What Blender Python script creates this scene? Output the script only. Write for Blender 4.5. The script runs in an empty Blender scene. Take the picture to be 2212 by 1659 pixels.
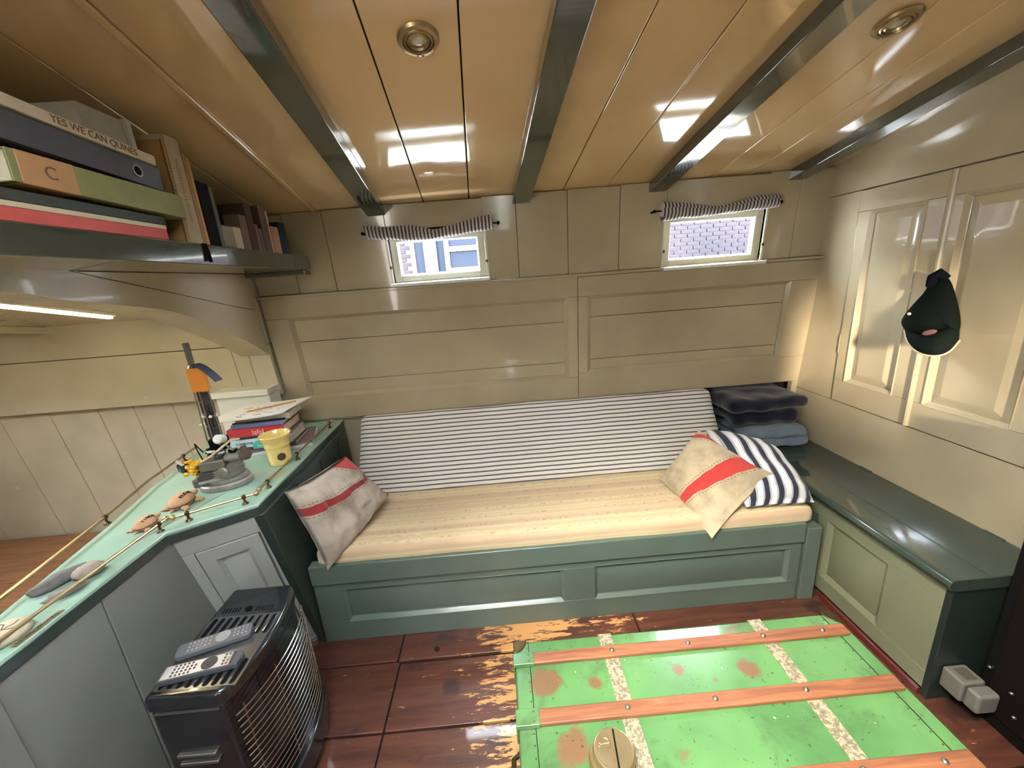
import bpy, bmesh, math, random
from mathutils import Vector, Matrix, noise

random.seed(7)
SC = bpy.context.scene
COL = SC.collection

# ------------------------------------------------------------------ camera
W, H, F = 2212, 1659, 850.0
PITCH, ROLL, YAW = .2645, .074, -.023
CAM = Vector((0, 0, 1.5))
fw = Vector((-math.sin(YAW)*math.cos(PITCH), math.cos(YAW)*math.cos(PITCH), -math.sin(PITCH)))
r0 = Vector((math.cos(YAW), math.sin(YAW), 0))
u0 = r0.cross(fw)
rt = math.cos(ROLL)*r0 - math.sin(ROLL)*u0
up = math.sin(ROLL)*r0 + math.cos(ROLL)*u0
cd = bpy.data.cameras.new('camera')
cam = bpy.data.objects.new('camera', cd)
COL.objects.link(cam)
cd.sensor_width = 36.0
cd.lens = F/W*36.0
cd.clip_start = .02
cam.matrix_world = Matrix(((rt.x, up.x, -fw.x, 0), (rt.y, up.y, -fw.y, 0), (rt.z, up.z, -fw.z, 1.5), (0, 0, 0, 1)))
SC.camera = cam


def at(px, py, ax, v):
    """point where the photo's pixel meets the plane axis=v"""
    d = rt*((px-W/2)/F) - up*((py-H/2)/F) + fw
    return CAM + d*((v-CAM[ax])/d[ax])


# ------------------------------------------------------------------ world, lights, exposure
wd = bpy.data.worlds.new('overcast_sky')
SC.world = wd
wd.use_nodes = True
bg = wd.node_tree.nodes['Background']
bg.inputs[0].default_value = (.80, .90, 1.0, 1)
bg.inputs[1].default_value = 40.0
SC.view_settings.view_transform = 'Standard'
SC.view_settings.look = 'None'
SC.view_settings.gamma = 1
SC.view_settings.exposure = 1.0
SC.view_settings.use_curve_mapping = False


def area(name, loc, target, sx, sy, power, col, spread=180):
    ld = bpy.data.lights.new(name, 'AREA')
    ld.shape = 'RECTANGLE'
    ld.size, ld.size_y, ld.energy, ld.color = sx, sy, power, col
    o = bpy.data.objects.new(name, ld)
    COL.objects.link(o)
    o.location = loc
    o.rotation_euler = (Vector(target)-Vector(loc)).to_track_quat('-Z', 'Y').to_euler()
    ld.spread = math.radians(spread)
    return o


# added fill lamps at the assumed roof hatch, assumed companionway and berth ceiling
area('added_trunk_fill', (-.30, -.05, 2.43), (.62, .74, .36), .60, .55, 10.5, (1.0, .93, .72), 56)  # added lamp under the assumed hatch, aimed to brighten the trunk
area('added_left_fill', (-1.45, -.85, 1.25), (.5, .5, .95), .7, 1.5, 17, (1.0, .95, .86), 150)  # added fill lamp beyond the assumed companionway, brightens the trunk and right side
area('berth_fill', (-2.6, .95, 1.82), (-2.2, 2.0, .6), .6, .5, 4.8, (1.0, .95, .86))  # added fill lamp out of view that lifts the berth walls
sd = bpy.data.lights.new('low_sun', 'SUN')
sd.energy, sd.angle, sd.color = 15.0, math.radians(5), (1.0, .86, .66)
sun = bpy.data.objects.new('low_sun', sd)
COL.objects.link(sun)
sun.rotation_euler = Vector((1.50, 4.10, -.56)).to_track_quat('-Z', 'Y').to_euler()


# ------------------------------------------------------------------ mesh helpers
class MB:
    def __init__(s):
        s.v, s.f, s.uv = [], [], None

    def add(s, vs, fs, M=None):
        n = len(s.v)
        s.v += [(M @ Vector(p)) if M else Vector(p) for p in vs]
        s.f += [tuple(i+n for i in f) for f in fs]
        return s

    def box(s, x0, x1, y0, y1, z0, z1, M=None):
        v = [(x0, y0, z0), (x1, y0, z0), (x1, y1, z0), (x0, y1, z0), (x0, y0, z1), (x1, y0, z1), (x1, y1, z1), (x0, y1, z1)]
        return s.add(v, [(3, 2, 1, 0), (4, 5, 6, 7), (0, 1, 5, 4), (1, 2, 6, 5), (2, 3, 7, 6), (3, 0, 4, 7)], M)

    def frustum(s, a, b, z0, z1, M=None):
        """a, b = (x0,x1,y0,y1) rectangles at z0, z1"""
        v = [(a[0], a[2], z0), (a[1], a[2], z0), (a[1], a[3], z0), (a[0], a[3], z0), (b[0], b[2], z1), (b[1], b[2], z1), (b[1], b[3], z1), (b[0], b[3], z1)]
        return s.add(v, [(3, 2, 1, 0), (4, 5, 6, 7), (0, 1, 5, 4), (1, 2, 6, 5), (2, 3, 7, 6), (3, 0, 4, 7)], M)

    def prism(s, poly, z0, z1, M=None):
        n = len(poly)
        v = [(x, y, z0) for x, y in poly] + [(x, y, z1) for x, y in poly]
        f = [tuple(range(n-1, -1, -1)), tuple(range(n, 2*n))] + [(i, (i+1) % n, (i+1) % n+n, i+n) for i in range(n)]
        return s.add(v, f, M)

    def hexa(s, bottom, top):
        return s.add(list(bottom)+list(top), [(3, 2, 1, 0), (4, 5, 6, 7), (0, 1, 5, 4), (1, 2, 6, 5), (2, 3, 7, 6), (3, 0, 4, 7)])

    def ringbox(s, o, i, z0, z1, zi, M=None):
        """picture-frame moulding between outer rect o and inner rect i: height z1 outside, zi inside"""
        def rc(r, z): return [(r[0], r[2], z), (r[1], r[2], z), (r[1], r[3], z), (r[0], r[3], z)]
        v = rc(o, z0)+rc(o, z1)+rc(i, zi)+rc(i, z0)
        f = []
        for k in range(4):
            j = (k+1) % 4
            for a in range(3):
                f.append((a*4+k, a*4+j, a*4+4+j, a*4+4+k))
            f.append((12+k, 12+j, j, k))
        return s.add(v, f, M)

    def tube(s, pts, r, n=10, caps=True, M=None, sq=1.0):
        pts = [Vector(p) for p in pts]
        rs = r if isinstance(r, (list, tuple)) else [r]*len(pts)
        v, f = [], []
        ref = None
        for i, p in enumerate(pts):
            t = (pts[min(i+1, len(pts)-1)]-pts[max(i-1, 0)]).normalized()
            if ref is None:
                ref = Vector((0, 0, 1)) if abs(t.z) < .9 else Vector((1, 0, 0))
            a = (ref - t*ref.dot(t)).normalized()
            b = t.cross(a)
            ref = a
            for k in range(n):
                q = 2*math.pi*k/n
                v.append(p+a*math.cos(q)*rs[i]+b*math.sin(q)*rs[i]*sq)
        for i in range(len(pts)-1):
            for k in range(n):
                j = (k+1) % n
                f.append((i*n+k, i*n+j, i*n+n+j, i*n+n+k))
        if caps:
            f.append(tuple(range(n-1, -1, -1)))
            f.append(tuple(range((len(pts)-1)*n, len(pts)*n)))
        return s.add(v, f, M)

    def lathe(s, prof, n=20, M=None, sx=1, sy=1):
        v, f = [], []
        for r, z in prof:
            for k in range(n):
                q = 2*math.pi*k/n
                v.append((r*math.cos(q)*sx, r*math.sin(q)*sy, z))
        for i in range(len(prof)-1):
            for k in range(n):
                j = (k+1) % n
                f.append((i*n+k, i*n+j, i*n+n+j, i*n+n+k))
        f.append(tuple(range(n-1, -1, -1)))
        f.append(tuple(range((len(prof)-1)*n, len(prof)*n)))
        return s.add(v, f, M)

    def ball(s, c, r, n=10, m=7, M=None):
        r = (r, r, r) if not isinstance(r, (tuple, list)) else r
        v = [(c[0], c[1], c[2]-r[2])]
        f = []
        for i in range(1, m):
            t = math.pi*i/m
            for k in range(n):
                q = 2*math.pi*k/n
                v.append((c[0]+r[0]*math.sin(t)*math.cos(q), c[1]+r[1]*math.sin(t)*math.sin(q), c[2]-r[2]*math.cos(t)))
        v.append((c[0], c[1], c[2]+r[2]))
        for k in range(n):
            j = (k+1) % n
            f.append((0, 1+j, 1+k))
            for i in range(m-2):
                f.append((1+i*n+k, 1+i*n+j, 1+(i+1)*n+j, 1+(i+1)*n+k))
            f.append((1+(m-2)*n+k, 1+(m-2)*n+j, len(v)-1))
        return s.add(v, f, M)


def wm(o):
    m = Matrix.Identity(4)
    while o is not None:
        m = o.matrix_basis @ m
        o = o.parent
    return m


def obj(name, b, m, parent=None, bevel=0, smooth=35, kind=None, seg=2, uv=None):
    me = bpy.data.meshes.new(name)
    inv = wm(parent).inverted() if parent else None
    me.from_pydata([tuple(inv @ p) if inv else tuple(p) for p in b.v], [], b.f)
    me.update()
    bm = bmesh.new()
    bm.from_mesh(me)
    bmesh.ops.recalc_face_normals(bm, faces=bm.faces)
    bm.to_mesh(me)
    bm.free()
    uv = uv or b.uv
    if uv:
        l = me.uv_layers.new(name='UVMap')
        for lp in me.loops:
            l.data[lp.index].uv = uv[lp.vertex_index]
    me.materials.append(m)
    if smooth:
        me.shade_smooth()
        me.set_sharp_from_angle(angle=math.radians(smooth))
    o = bpy.data.objects.new(name, me)
    COL.objects.link(o)
    if parent:
        o.parent = parent
    if bevel:
        md = o.modifiers.new('bevel', 'BEVEL')
        md.width, md.segments, md.limit_method, md.angle_limit = bevel, seg, 'ANGLE', math.radians(30)
        md.harden_normals = True
    if kind:
        o['kind'] = kind
    return o


def tag(o, label, cat, group=None):
    o['label'] = label
    o['category'] = cat
    if group:
        o['group'] = group
    return o


def thing(name, loc, label, cat, group=None, M=None):
    o = bpy.data.objects.new(name, None)
    COL.objects.link(o)
    o.empty_display_size = .05
    o.matrix_basis = M if M else Matrix.Translation(Vector(loc))
    return tag(o, label, cat, group)


def copy_tree(o, parent=None, M=None, label=None):
    c = o.copy()
    COL.objects.link(c)
    c.parent = parent
    if M:
        c.matrix_basis = M
    if label:
        c['label'] = label
    for ch in [x for x in COL.objects if x.parent is o]:
        copy_tree(ch, c)
    return c


def text(name, s, size, M, m, parent=None, depth=.0004, align='CENTER', sx=1.0):
    cu = bpy.data.curves.new(name, 'FONT')
    cu.body, cu.size, cu.extrude, cu.align_x, cu.align_y = s, size, depth, align, 'CENTER'
    t = bpy.data.objects.new(name, cu)
    COL.objects.link(t)
    dg = bpy.context.evaluated_depsgraph_get()
    me = bpy.data.meshes.new_from_object(t.evaluated_get(dg))
    bpy.data.objects.remove(t)
    bpy.data.curves.remove(cu)
    inv = wm(parent).inverted() if parent else Matrix.Identity(4)
    me.transform(inv @ M @ Matrix.Diagonal((sx, 1, 1, 1)))
    me.materials.clear()
    me.materials.append(m)
    o = bpy.data.objects.new(name, me)
    COL.objects.link(o)
    if parent:
        o.parent = parent
    return o


def frame(o, ex, ey, en):
    ex, ey, en = Vector(ex).normalized(), Vector(ey).normalized(), Vector(en).normalized()
    o = Vector(o)
    return Matrix(((ex.x, ey.x, en.x, o.x), (ex.y, ey.y, en.y, o.y), (ex.z, ey.z, en.z, o.z), (0, 0, 0, 1)))


def chaikin(p, n=2):
    for _ in range(n):
        q = [p[0]]
        for a, b in zip(p, p[1:]):
            q += [(a[0]*.75+b[0]*.25, a[1]*.75+b[1]*.25), (a[0]*.25+b[0]*.75, a[1]*.25+b[1]*.75)]
        p = q+[p[-1]]
    return p


def rotz(a): return Matrix.Rotation(a, 4, 'Z')
def tr(x, y, z): return Matrix.Translation((x, y, z))


# ------------------------------------------------------------------ materials
def lin(c):
    return tuple(((x/255)/12.92 if x/255 <= .04045 else ((x/255+.055)/1.055)**2.4) for x in c)+(1,)


class NT:
    def __init__(s, name):
        s.m = bpy.data.materials.new(name)
        s.m.use_nodes = True
        s.t = s.m.node_tree
        s.b = s.t.nodes['Principled BSDF']
        s.tc = None

    def n(s, kind, **kw):
        nd = s.t.nodes.new(kind)
        for k, v in kw.items():
            setattr(nd, k, v)
        return nd

    def link(s, a, b): s.t.links.new(a, b)

    def val(s, sock, v):
        if hasattr(v, 'is_output') or hasattr(v, 'links'):
            s.link(v, sock)
        else:
            sock.default_value = v

    def co(s, which='Object', scale=(1, 1, 1), rot=(0, 0, 0)):
        if not s.tc:
            s.tc = s.n('ShaderNodeTexCoord')
        mp = s.n('ShaderNodeMapping')
        mp.inputs['Scale'].default_value = scale
        mp.inputs['Rotation'].default_value = rot
        s.link(s.tc.outputs[which], mp.inputs['Vector'])
        return mp.outputs[0]

    def noise(s, vec, scale, detail=3, rough=.55, dist=0):
        nd = s.n('ShaderNodeTexNoise')
        s.link(vec, nd.inputs['Vector'])
        nd.inputs['Scale'].default_value = scale
        nd.inputs['Detail'].default_value = detail
        nd.inputs['Roughness'].default_value = rough
        nd.inputs['Distortion'].default_value = dist
        return nd.outputs['Fac']

    def math(s, op, a, b=0.0, c=None):
        nd = s.n('ShaderNodeMath', operation=op)
        s.val(nd.inputs[0], a)
        s.val(nd.inputs[1], b)
        if c is not None:
            s.val(nd.inputs[2], c)
        return nd.outputs[0]

    def ramp(s, fac, a, b):
        nd = s.n('ShaderNodeMapRange', interpolation_type='SMOOTHSTEP')
        s.val(nd.inputs[0], fac)
        nd.inputs[1].default_value, nd.inputs[2].default_value = a, b
        return nd.outputs[0]

    def mix(s, fac, a, b):
        nd = s.n('ShaderNodeMix', data_type='RGBA')
        s.val(nd.inputs[0], fac)
        s.val(nd.inputs[6], a)
        s.val(nd.inputs[7], b)
        return nd.outputs[2]

    def xyz(s, vec):
        nd = s.n('ShaderNodeSeparateXYZ')
        s.link(vec, nd.inputs[0])
        return nd.outputs

    def bump(s, h, strength=.2, dist=.002):
        nd = s.n('ShaderNodeBump')
        nd.inputs['Strength'].default_value = strength
        nd.inputs['Distance'].default_value = dist
        s.link(h, nd.inputs['Height'])
        s.link(nd.outputs[0], s.b.inputs['Normal'])

    def out(s, col=None, rough=None, metal=0, coat=0, spec=.5, sheen=0):
        if col is not None:
            s.val(s.b.inputs['Base Color'], col)
        if rough is not None:
            s.val(s.b.inputs['Roughness'], rough)
        s.b.inputs['Metallic'].default_value = metal
        s.b.inputs['Coat Weight'].default_value = coat
        s.b.inputs['Coat Roughness'].default_value = .05
        s.b.inputs['Coat IOR'].default_value = 1.65
        s.b.inputs['Specular IOR Level'].default_value = spec
        if sheen:
            s.b.inputs['Sheen Weight'].default_value = sheen
        return s.m


def paint(name, c, rough=.2, coat=.4, var=.10, bump=.12, chips=None, wave=3.0, spec=.5):
    """brushed oil paint: slight tint drift, brush marks and a few chips"""
    k = NT(name)
    v = k.co()
    big = k.noise(v, 2.2, 3)
    c1 = lin(c)
    c2 = lin(tuple(x*(1-var) for x in c))
    col = k.mix(k.ramp(big, .3, .75), c1, c2)
    if chips:
        cn = k.noise(v, 38, 4, .7)
        col = k.mix(k.ramp(cn, .74, .77), col, lin(chips))
    br = k.noise(v, wave, 4, .6, .4)
    fine = k.noise(v, 26, 2)
    k.bump(k.math('ADD', br, k.math('MULTIPLY', fine, .06)), bump, .004)
    return k.out(col, k.math('ADD', rough, k.math('MULTIPLY', fine, .10)), 0, coat, spec)


def plain(name, c, rough=.5, metal=0, coat=0, var=.12, scale=30, bump=.1, sheen=0, spec=.5):
    spec = .05 if max(c) < 56 and rough >= .6 else spec
    k = NT(name)
    v = k.co()
    f = k.noise(v, scale, 4)
    col = k.mix(f, lin(c), lin(tuple(x*(1-var) for x in c)))
    if bump:
        k.bump(f, bump, .002)
    return k.out(col, rough, metal, coat, spec, sheen)


def wood(name, c1, c2, scale=(3, 40, 40), rough=.45):
    k = NT(name)
    v = k.co('Object', scale)
    f = k.noise(v, 1.4, 5, .65, 1.0)
    col = k.mix(k.ramp(f, .3, .7), lin(c1), lin(c2))
    k.bump(f, .15, .002)
    return k.out(col, rough)


def stripes(name, axis, period, duty, ca, cb, rough=.85, which='Object', wob=.0, third=None):
    k = NT(name)
    v = k.co(which)
    x = k.xyz(v)[axis]
    if wob:
        x = k.math('ADD', x, k.math('MULTIPLY', k.noise(v, 5, 2), wob))
    fr = k.math('FRACT', k.math('DIVIDE', x, period))
    d = k.math('ABSOLUTE', k.math('SUBTRACT', fr, .5))
    mask = k.ramp(d, duty/2+.05, duty/2-.05)
    if third:
        edge = k.math('MULTIPLY', k.ramp(d, duty/2+.09, duty/2+.075), k.ramp(d, duty/2+.045, duty/2+.06))
    weave = k.noise(v, 260, 2)
    col = k.mix(mask, lin(ca), lin(cb))
    if third:
        col = k.mix(edge, col, lin(third))
    col = k.mix(k.math('MULTIPLY', weave, .22), col, lin((90, 84, 78)))
    k.bump(weave, .25, .002)
    return k.out(col, rough, spec=.2, sheen=.15)


M = {}
M['cream'] = paint('cream_gloss_paint', (172, 159, 132), .12, .5)
M['cream2'] = paint('cream_panel_paint', (164, 150, 123), .12, .5, bump=.08)
M['lit_cream'] = paint('lit_cream_paint', (188, 181, 158), .2, .4)  # wall cream lightened to carry the brightness of the berth
M['ceil'] = paint('aged_ceiling_gloss', (212, 178, 129), .03, 1.0, var=.08, bump=.08, wave=2.0, spec=1.0)
M['beam'] = paint('dark_green_beam_gloss', (50, 56, 48), .08, .9, bump=.12, spec=.8)
M['sofa'] = paint('sea_green_paint', (92, 106, 97), .26, .25, chips=None)
M['benchtop'] = paint('dark_bench_green', (52, 63, 57), .10, .5, bump=.06)
M['bench'] = paint('sage_bench_gloss', (118, 122, 99), .14, .5)
M['benchend'] = paint('deep_green_paint', (46, 58, 54), .3, .2)
M['mint'] = paint('mint_counter_gloss', (156, 188, 170), .12, .5, bump=.06)
M['grey'] = paint('pale_grey_paint', (160, 161, 156), .30, .2)
M['grey_shade'] = paint('shaded_grey_paint', (120, 121, 117), .30, .2)  # cupboard grey darkened for the dim side below the counter
M['arch'] = paint('arch_gloss_paint', (182, 170, 146), .12, .5, bump=.14)
M['white'] = paint('white_paint', (222, 222, 214), .3, .2)
M['winframe'] = paint('window_cream_paint', (205, 202, 182), .25, .3)
M['redbase'] = paint('oxblood_paint', (92, 34, 30), .2, .4, chips=(160, 120, 100))
M['shadowgap'] = plain('dark_gap', (38, 33, 28), .8)
M['brass'] = plain('aged_brass', (176, 156, 118), .34, .85, bump=.05)
M['brassd'] = plain('dark_brass', (92, 76, 52), .4, .9)
M['steel'] = plain('dull_steel', (150, 148, 142), .35, .9)
M['alu'] = plain('cast_grey_alloy', (164, 160, 154), .45, .35, var=.35, scale=50)
M['black'] = plain('black_enamel', (22, 24, 30), .22, 0, .4)
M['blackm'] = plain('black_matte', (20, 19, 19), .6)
M['chrome'] = plain('wire_chrome', (170, 168, 165), .22, 1.0)
M['whiteplastic'] = plain('white_plastic', (225, 222, 214), .4)
M['berth'] = wood('berth_plank_wood', (140, 98, 66), (112, 74, 48), (2, 26, 26), .5)
M['slat'] = wood('trunk_slat_wood', (146, 92, 62), (110, 66, 46), (3, 40, 40), .5)
M['paper'] = plain('paper_pages', (214, 202, 176), .9, var=.2, scale=90)
M['pw'] = plain('white_sheet', (240, 240, 244), .7, var=.03)
M['ink'] = plain('dark_ink', (40, 38, 40), .7)
M['inkblue'] = plain('blue_ink', (96, 100, 150), .7)
M['clay'] = plain('terracotta_clay', (204, 160, 122), .75, var=.2, scale=40)
M['clayd'] = plain('incised_clay', (110, 78, 60), .8)
M['pencil'] = plain('pencil_yellow', (205, 160, 60), .4)


def led():
    k = NT('warm_led')
    k.b.inputs['Base Color'].default_value = (1, .9, .7, 1)
    k.b.inputs['Emission Color'].default_value = (1, .78, .44, 1)
    k.b.inputs['Emission Strength'].default_value = 30
    return k.m


def glass():
    k = NT('window_glass')
    tb = k.n('ShaderNodeBsdfTransparent')
    gl = k.n('ShaderNodeBsdfGlossy')
    gl.inputs['Roughness'].default_value = .02
    mx = k.n('ShaderNodeMixShader')
    mx.inputs[0].default_value = .04
    k.link(tb.outputs[0], mx.inputs[1])
    k.link(gl.outputs[0], mx.inputs[2])
    k.link(mx.outputs[0], k.t.nodes['Material Output'].inputs[0])
    return k.m


def floorwood():
    k = NT('worn_red_floor')
    v = k.co('Object', (3.0, 34, 10))
    g = k.noise(v, 1.0, 5, .65, .6)
    base = k.mix(k.ramp(g, .25, .75), lin((98, 58, 44)), lin((64, 35, 29)))
    v2 = k.co('Object', (5, 7, 5))
    dark = k.noise(v2, 1.0, 3, .5)
    base = k.mix(k.ramp(dark, .58, .68), base, lin((54, 34, 32)))
    # bare wood where the paint is walked off beside the trunk
    vw = k.co('Object', (9.0, 42, 8))
    wn = k.noise(vw, 1.0, 6, .72, .3)
    x, y, z = k.xyz(k.co())
    near = k.ramp(k.math('ABSOLUTE', k.math('ADD', x, .03)), .34, .0)
    back = k.math('MULTIPLY', k.ramp(k.math('SUBTRACT', y, 1.3), .0, .1), k.math('MULTIPLY', k.ramp(x, -.2, .15), k.ramp(x, .75, .4)))
    wear = k.math('ADD', wn, k.math('ADD', k.math('MULTIPLY', near, .18), k.math('MULTIPLY', back, .14)))
    col = k.mix(k.ramp(wear, .655, .675), base, lin((196, 144, 92)))
    k.bump(k.math('SUBTRACT', g, k.math('MULTIPLY', k.ramp(wear, .67, .70), .5)), .3, .002)
    return k.out(col, k.math('ADD', .22, k.math('MULTIPLY', wn, .35)), 0, .15)


RUST = [(1185, 1470, .085), (1290, 1475, .05), (1465, 1448, .045), (1545, 1470, .035), (1230, 1620, .09), (1620, 1450, .06)]


def trunkpaint():
    k = NT('scuffed_green_enamel')
    v = k.co()
    f = k.noise(v, 3.2, 3, .5)
    grime = k.noise(v, 7.5, 5, .7, .6)
    col = k.mix(k.ramp(f, .3, .7), lin((88, 130, 80)), lin((64, 102, 62)))
    col = k.mix(k.math('MULTIPLY', k.ramp(grime, .50, .74), .55), col, lin((62, 78, 52)))
    rust = k.noise(v, 4.6, 5, .6, .2)
    fine = k.noise(v, 60, 4, .7)
    rr = k.math('ADD', rust, k.math('MULTIPLY', fine, .12))
    x, y, z = k.xyz(v)
    for px, py, r in RUST:
        p = at(px, py, 2, .36)
        dd = k.math('SQRT', k.math('ADD', k.math('POWER', k.math('SUBTRACT', x, p.x-.5), 2.0), k.math('POWER', k.math('SUBTRACT', y, p.y-.7), 2.0)))
        rr = k.math('ADD', rr, k.math('MULTIPLY', k.ramp(dd, r, .0), .30))
    rr = k.math('MULTIPLY', rr, k.ramp(z, .35, .358))
    col = k.mix(k.math('MULTIPLY', k.ramp(rr, .68, .80), .85), col, lin((112, 74, 58)))
    speck = k.noise(v, 85, 3, .6)
    col = k.mix(k.ramp(speck, .66, .72), col, lin((44, 70, 46)))
    sp2 = k.noise(k.co('Object', (1, 1, 1), (.5, .3, .2)), 55, 2, .5)
    col = k.mix(k.ramp(sp2, .765, .79), col, lin((196, 196, 150)))
    k.bump(k.math('ADD', f, k.math('MULTIPLY', fine, .1)), .2, .004)
    return k.out(col, .24, 0, .25)


def strapmetal():
    k = NT('speckled_tin_strap')
    f = k.noise(k.co(), 120, 4, .7)
    col = k.mix(k.ramp(f, .4, .6), lin((172, 160, 136)), lin((112, 102, 84)))
    return k.out(col, .5, .3)


def seatcloth():
    k = NT('pale_woven_seat_cloth')
    v = k.co()
    y = k.xyz(v)[1]
    a = k.noise(k.co('Object', (.4, 60, 60)), 1.0, 3, .6)
    b = k.noise(k.co('Object', (.15, 14, 14)), 1.0, 2, .5)
    col = k.mix(k.ramp(a, .35, .65), lin((216, 198, 160)), lin((198, 176, 142)))
    col = k.mix(k.ramp(b, .45, .62), col, lin((192, 164, 136)))
    row = k.math('ABSOLUTE', k.math('SUBTRACT', k.math('FRACT', k.math('DIVIDE', y, .062)), .5))
    dash = k.ramp(k.noise(k.co('Object', (70, 8, 8)), 1.0, 2, .6), .54, .62)
    pk = k.math('MULTIPLY', k.ramp(row, .12, .06), dash)
    col = k.mix(k.math('MULTIPLY', pk, .45), col, lin((150, 124, 98)))
    k.bump(k.math('SUBTRACT', k.math('ADD', a, k.noise(v, 220, 2)), pk), .4, .003)
    return k.out(col, .85, spec=.2, sheen=.2)


def flagcloth(name, bands, base=(190, 174, 150)):
    """washed linen with appliqué bands; bands = (nx, ny, c, half width, colour) in cushion coordinates"""
    k = NT(name)
    uv = k.co('UV')
    x, y, z = k.xyz(uv)
    wob = k.math('MULTIPLY', k.math('SUBTRACT', k.noise(uv, 4, 3), .5), .07)
    weave = k.noise(k.co('Object', (1, 1, 1)), 240, 3)
    blot = k.noise(k.co(), 9, 4, .6)
    col = k.mix(k.ramp(blot, .35, .7), lin(base), lin(tuple(c*.80 for c in base)))
    for nx, ny, c, w0_, cc, gr, umin in bands:
        d = k.math('ADD', k.math('ADD', k.math('MULTIPLY', x, nx), k.math('MULTIPLY', y, ny)), k.math('ADD', wob, c))
        d = k.math('SUBTRACT', k.math('ABSOLUTE', d), k.math('MULTIPLY', y, gr))
        w = w0_
        msk = k.ramp(x, umin-.01, umin+.01)
        col = k.mix(k.math('MULTIPLY', msk, k.ramp(d, w+.008, w-.008)), col, lin(cc))
        st = k.math('MULTIPLY', k.ramp(d, w+.035, w+.028), k.ramp(d, w+.018, w+.025))
        dash = k.ramp(k.math('SINE', k.math('MULTIPLY', k.math('SUBTRACT', k.math('MULTIPLY', x, ny), k.math('MULTIPLY', y, nx)), 150)), -.1, .1)
        col = k.mix(k.math('MULTIPLY', st, k.math('MULTIPLY', dash, .75)), col, lin((72, 62, 56)))
    col = k.mix(k.math('MULTIPLY', weave, .25), col, lin((110, 98, 84)))
    k.bump(k.math('ADD', k.noise(k.co(), 16, 3), k.math('MULTIPLY', weave, .2)), .5, .006)
    return k.out(col, .9, spec=.15, sheen=.2)


M['led'] = led()
M['glass'] = glass()
M['floor'] = floorwood()
M['trunk'] = trunkpaint()
M['strap'] = strapmetal()
M['seat'] = seatcloth()
M['ticking'] = stripes('blue_ticking', 1, .0228, .30, (216, 208, 198), (74, 76, 88), wob=.006)
M['blind'] = stripes('curtain_ticking', 0, .0172, .48, (204, 196, 188), (62, 62, 82), wob=.006)
M['navy'] = stripes('navy_deckchair_stripe', 0, .20, .42, (222, 222, 228), (36, 42, 62), which='UV', third=(60, 62, 60))

# ------------------------------------------------------------------ reference frames of the shell
LEAN = .10
WM = frame((0, 2.199, 0), (1, 0, 0), (0, -LEAN, 1), (0, -1, -LEAN))          # hull side: x, up the wall, into the room
CM = frame((0, 2.04, 1.882), (1, 0, .014), (.06, -1, .197), (0, -.197, -1))    # deckhead: x, towards midships, down
CM = frame((0, 2.04, 1.882), (1, 0, .014), (.06, -1, .197),
           Vector((1, 0, .014)).cross(Vector((.06, -1, .197))))
RM = frame((1.69, 0, 0), (0, -1, 0), (0, 0, 1), (-1, 0, 0))                     # right bulkhead: -y, z, into the room
LM = frame((-1.19, 0, 0), (0, 1, 0), (0, 0, 1), (1, 0, 0))                      # left bulkhead: y, z, into the room
XR = 1.69


def st(o):
    o['kind'] = 'structure'
    return o


def sroot(name, label=None):
    o = bpy.data.objects.new(name, None)
    COL.objects.link(o)
    o.empty_display_size = .05
    o['kind'] = 'structure'
    return o


# ------------------------------------------------------------------ floor: planks laid athwart
fl = sroot('floor')
obj('subfloor', MB().box(-3.7, 1.9, -2.4, 2.6, -.06, -.012), M['shadowgap'], fl)
rows = [-2.4, -2.1, -1.8, -1.5, -1.2, -.9, -.6, -.3, -.03, .24, .50, .765, 1.03, 1.296, 1.56, 1.8]
for i in range(len(rows)-1):
    a, b = rows[i], rows[i+1]
    cuts = [-1.6, -.515, .52 if i % 2 else .9, 1.9]
    if b > 1.5:
        cuts = [-1.6, -.528, .50, 1.9]
    for j in range(3):
        g = .004 if not (abs(b-1.296) < .01 and j == 1) else .011
        dz = random.uniform(-.0015, .0015)
        obj('plank', MB().box(cuts[j]+.003, cuts[j+1]-.003, a+.003, b-g, -.03, dz), M['floor'], fl, .003)
# the finger hole of the bilge hatch plank
obj('hatch_latch', MB().lathe([(.012, 0), (.012, .004), (.007, .004), (.007, .001)], 16, tr(-.37, 1.335, .001)), M['brassd'], fl)

# ------------------------------------------------------------------ ceiling: boards between the carlings
ce = sroot('ceiling')
HV0, HV1 = 1.62, 2.20         # assumed hatch opening towards midships
edges = [-2.75, -2.35, -1.95, -1.58, -1.32, -1.05, -.82, -.54, -.31, -.092, .15, .362, .578, .81, 1.085, 1.275, 1.52, 1.80]
for a, b in zip(edges, edges[1:]):
    o = MB()
    x0, x1 = a+.0018, b-.0018
    if a > -.85 and b < .40:
        o.box(x0, x1, -.12, HV0, -.022, 0, CM)
    else:
        o.box(x0, x1, -.12, HV1, -.022, 0, CM)
    obj('ceiling_board', o, M['ceil'], ce, .003)
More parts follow.
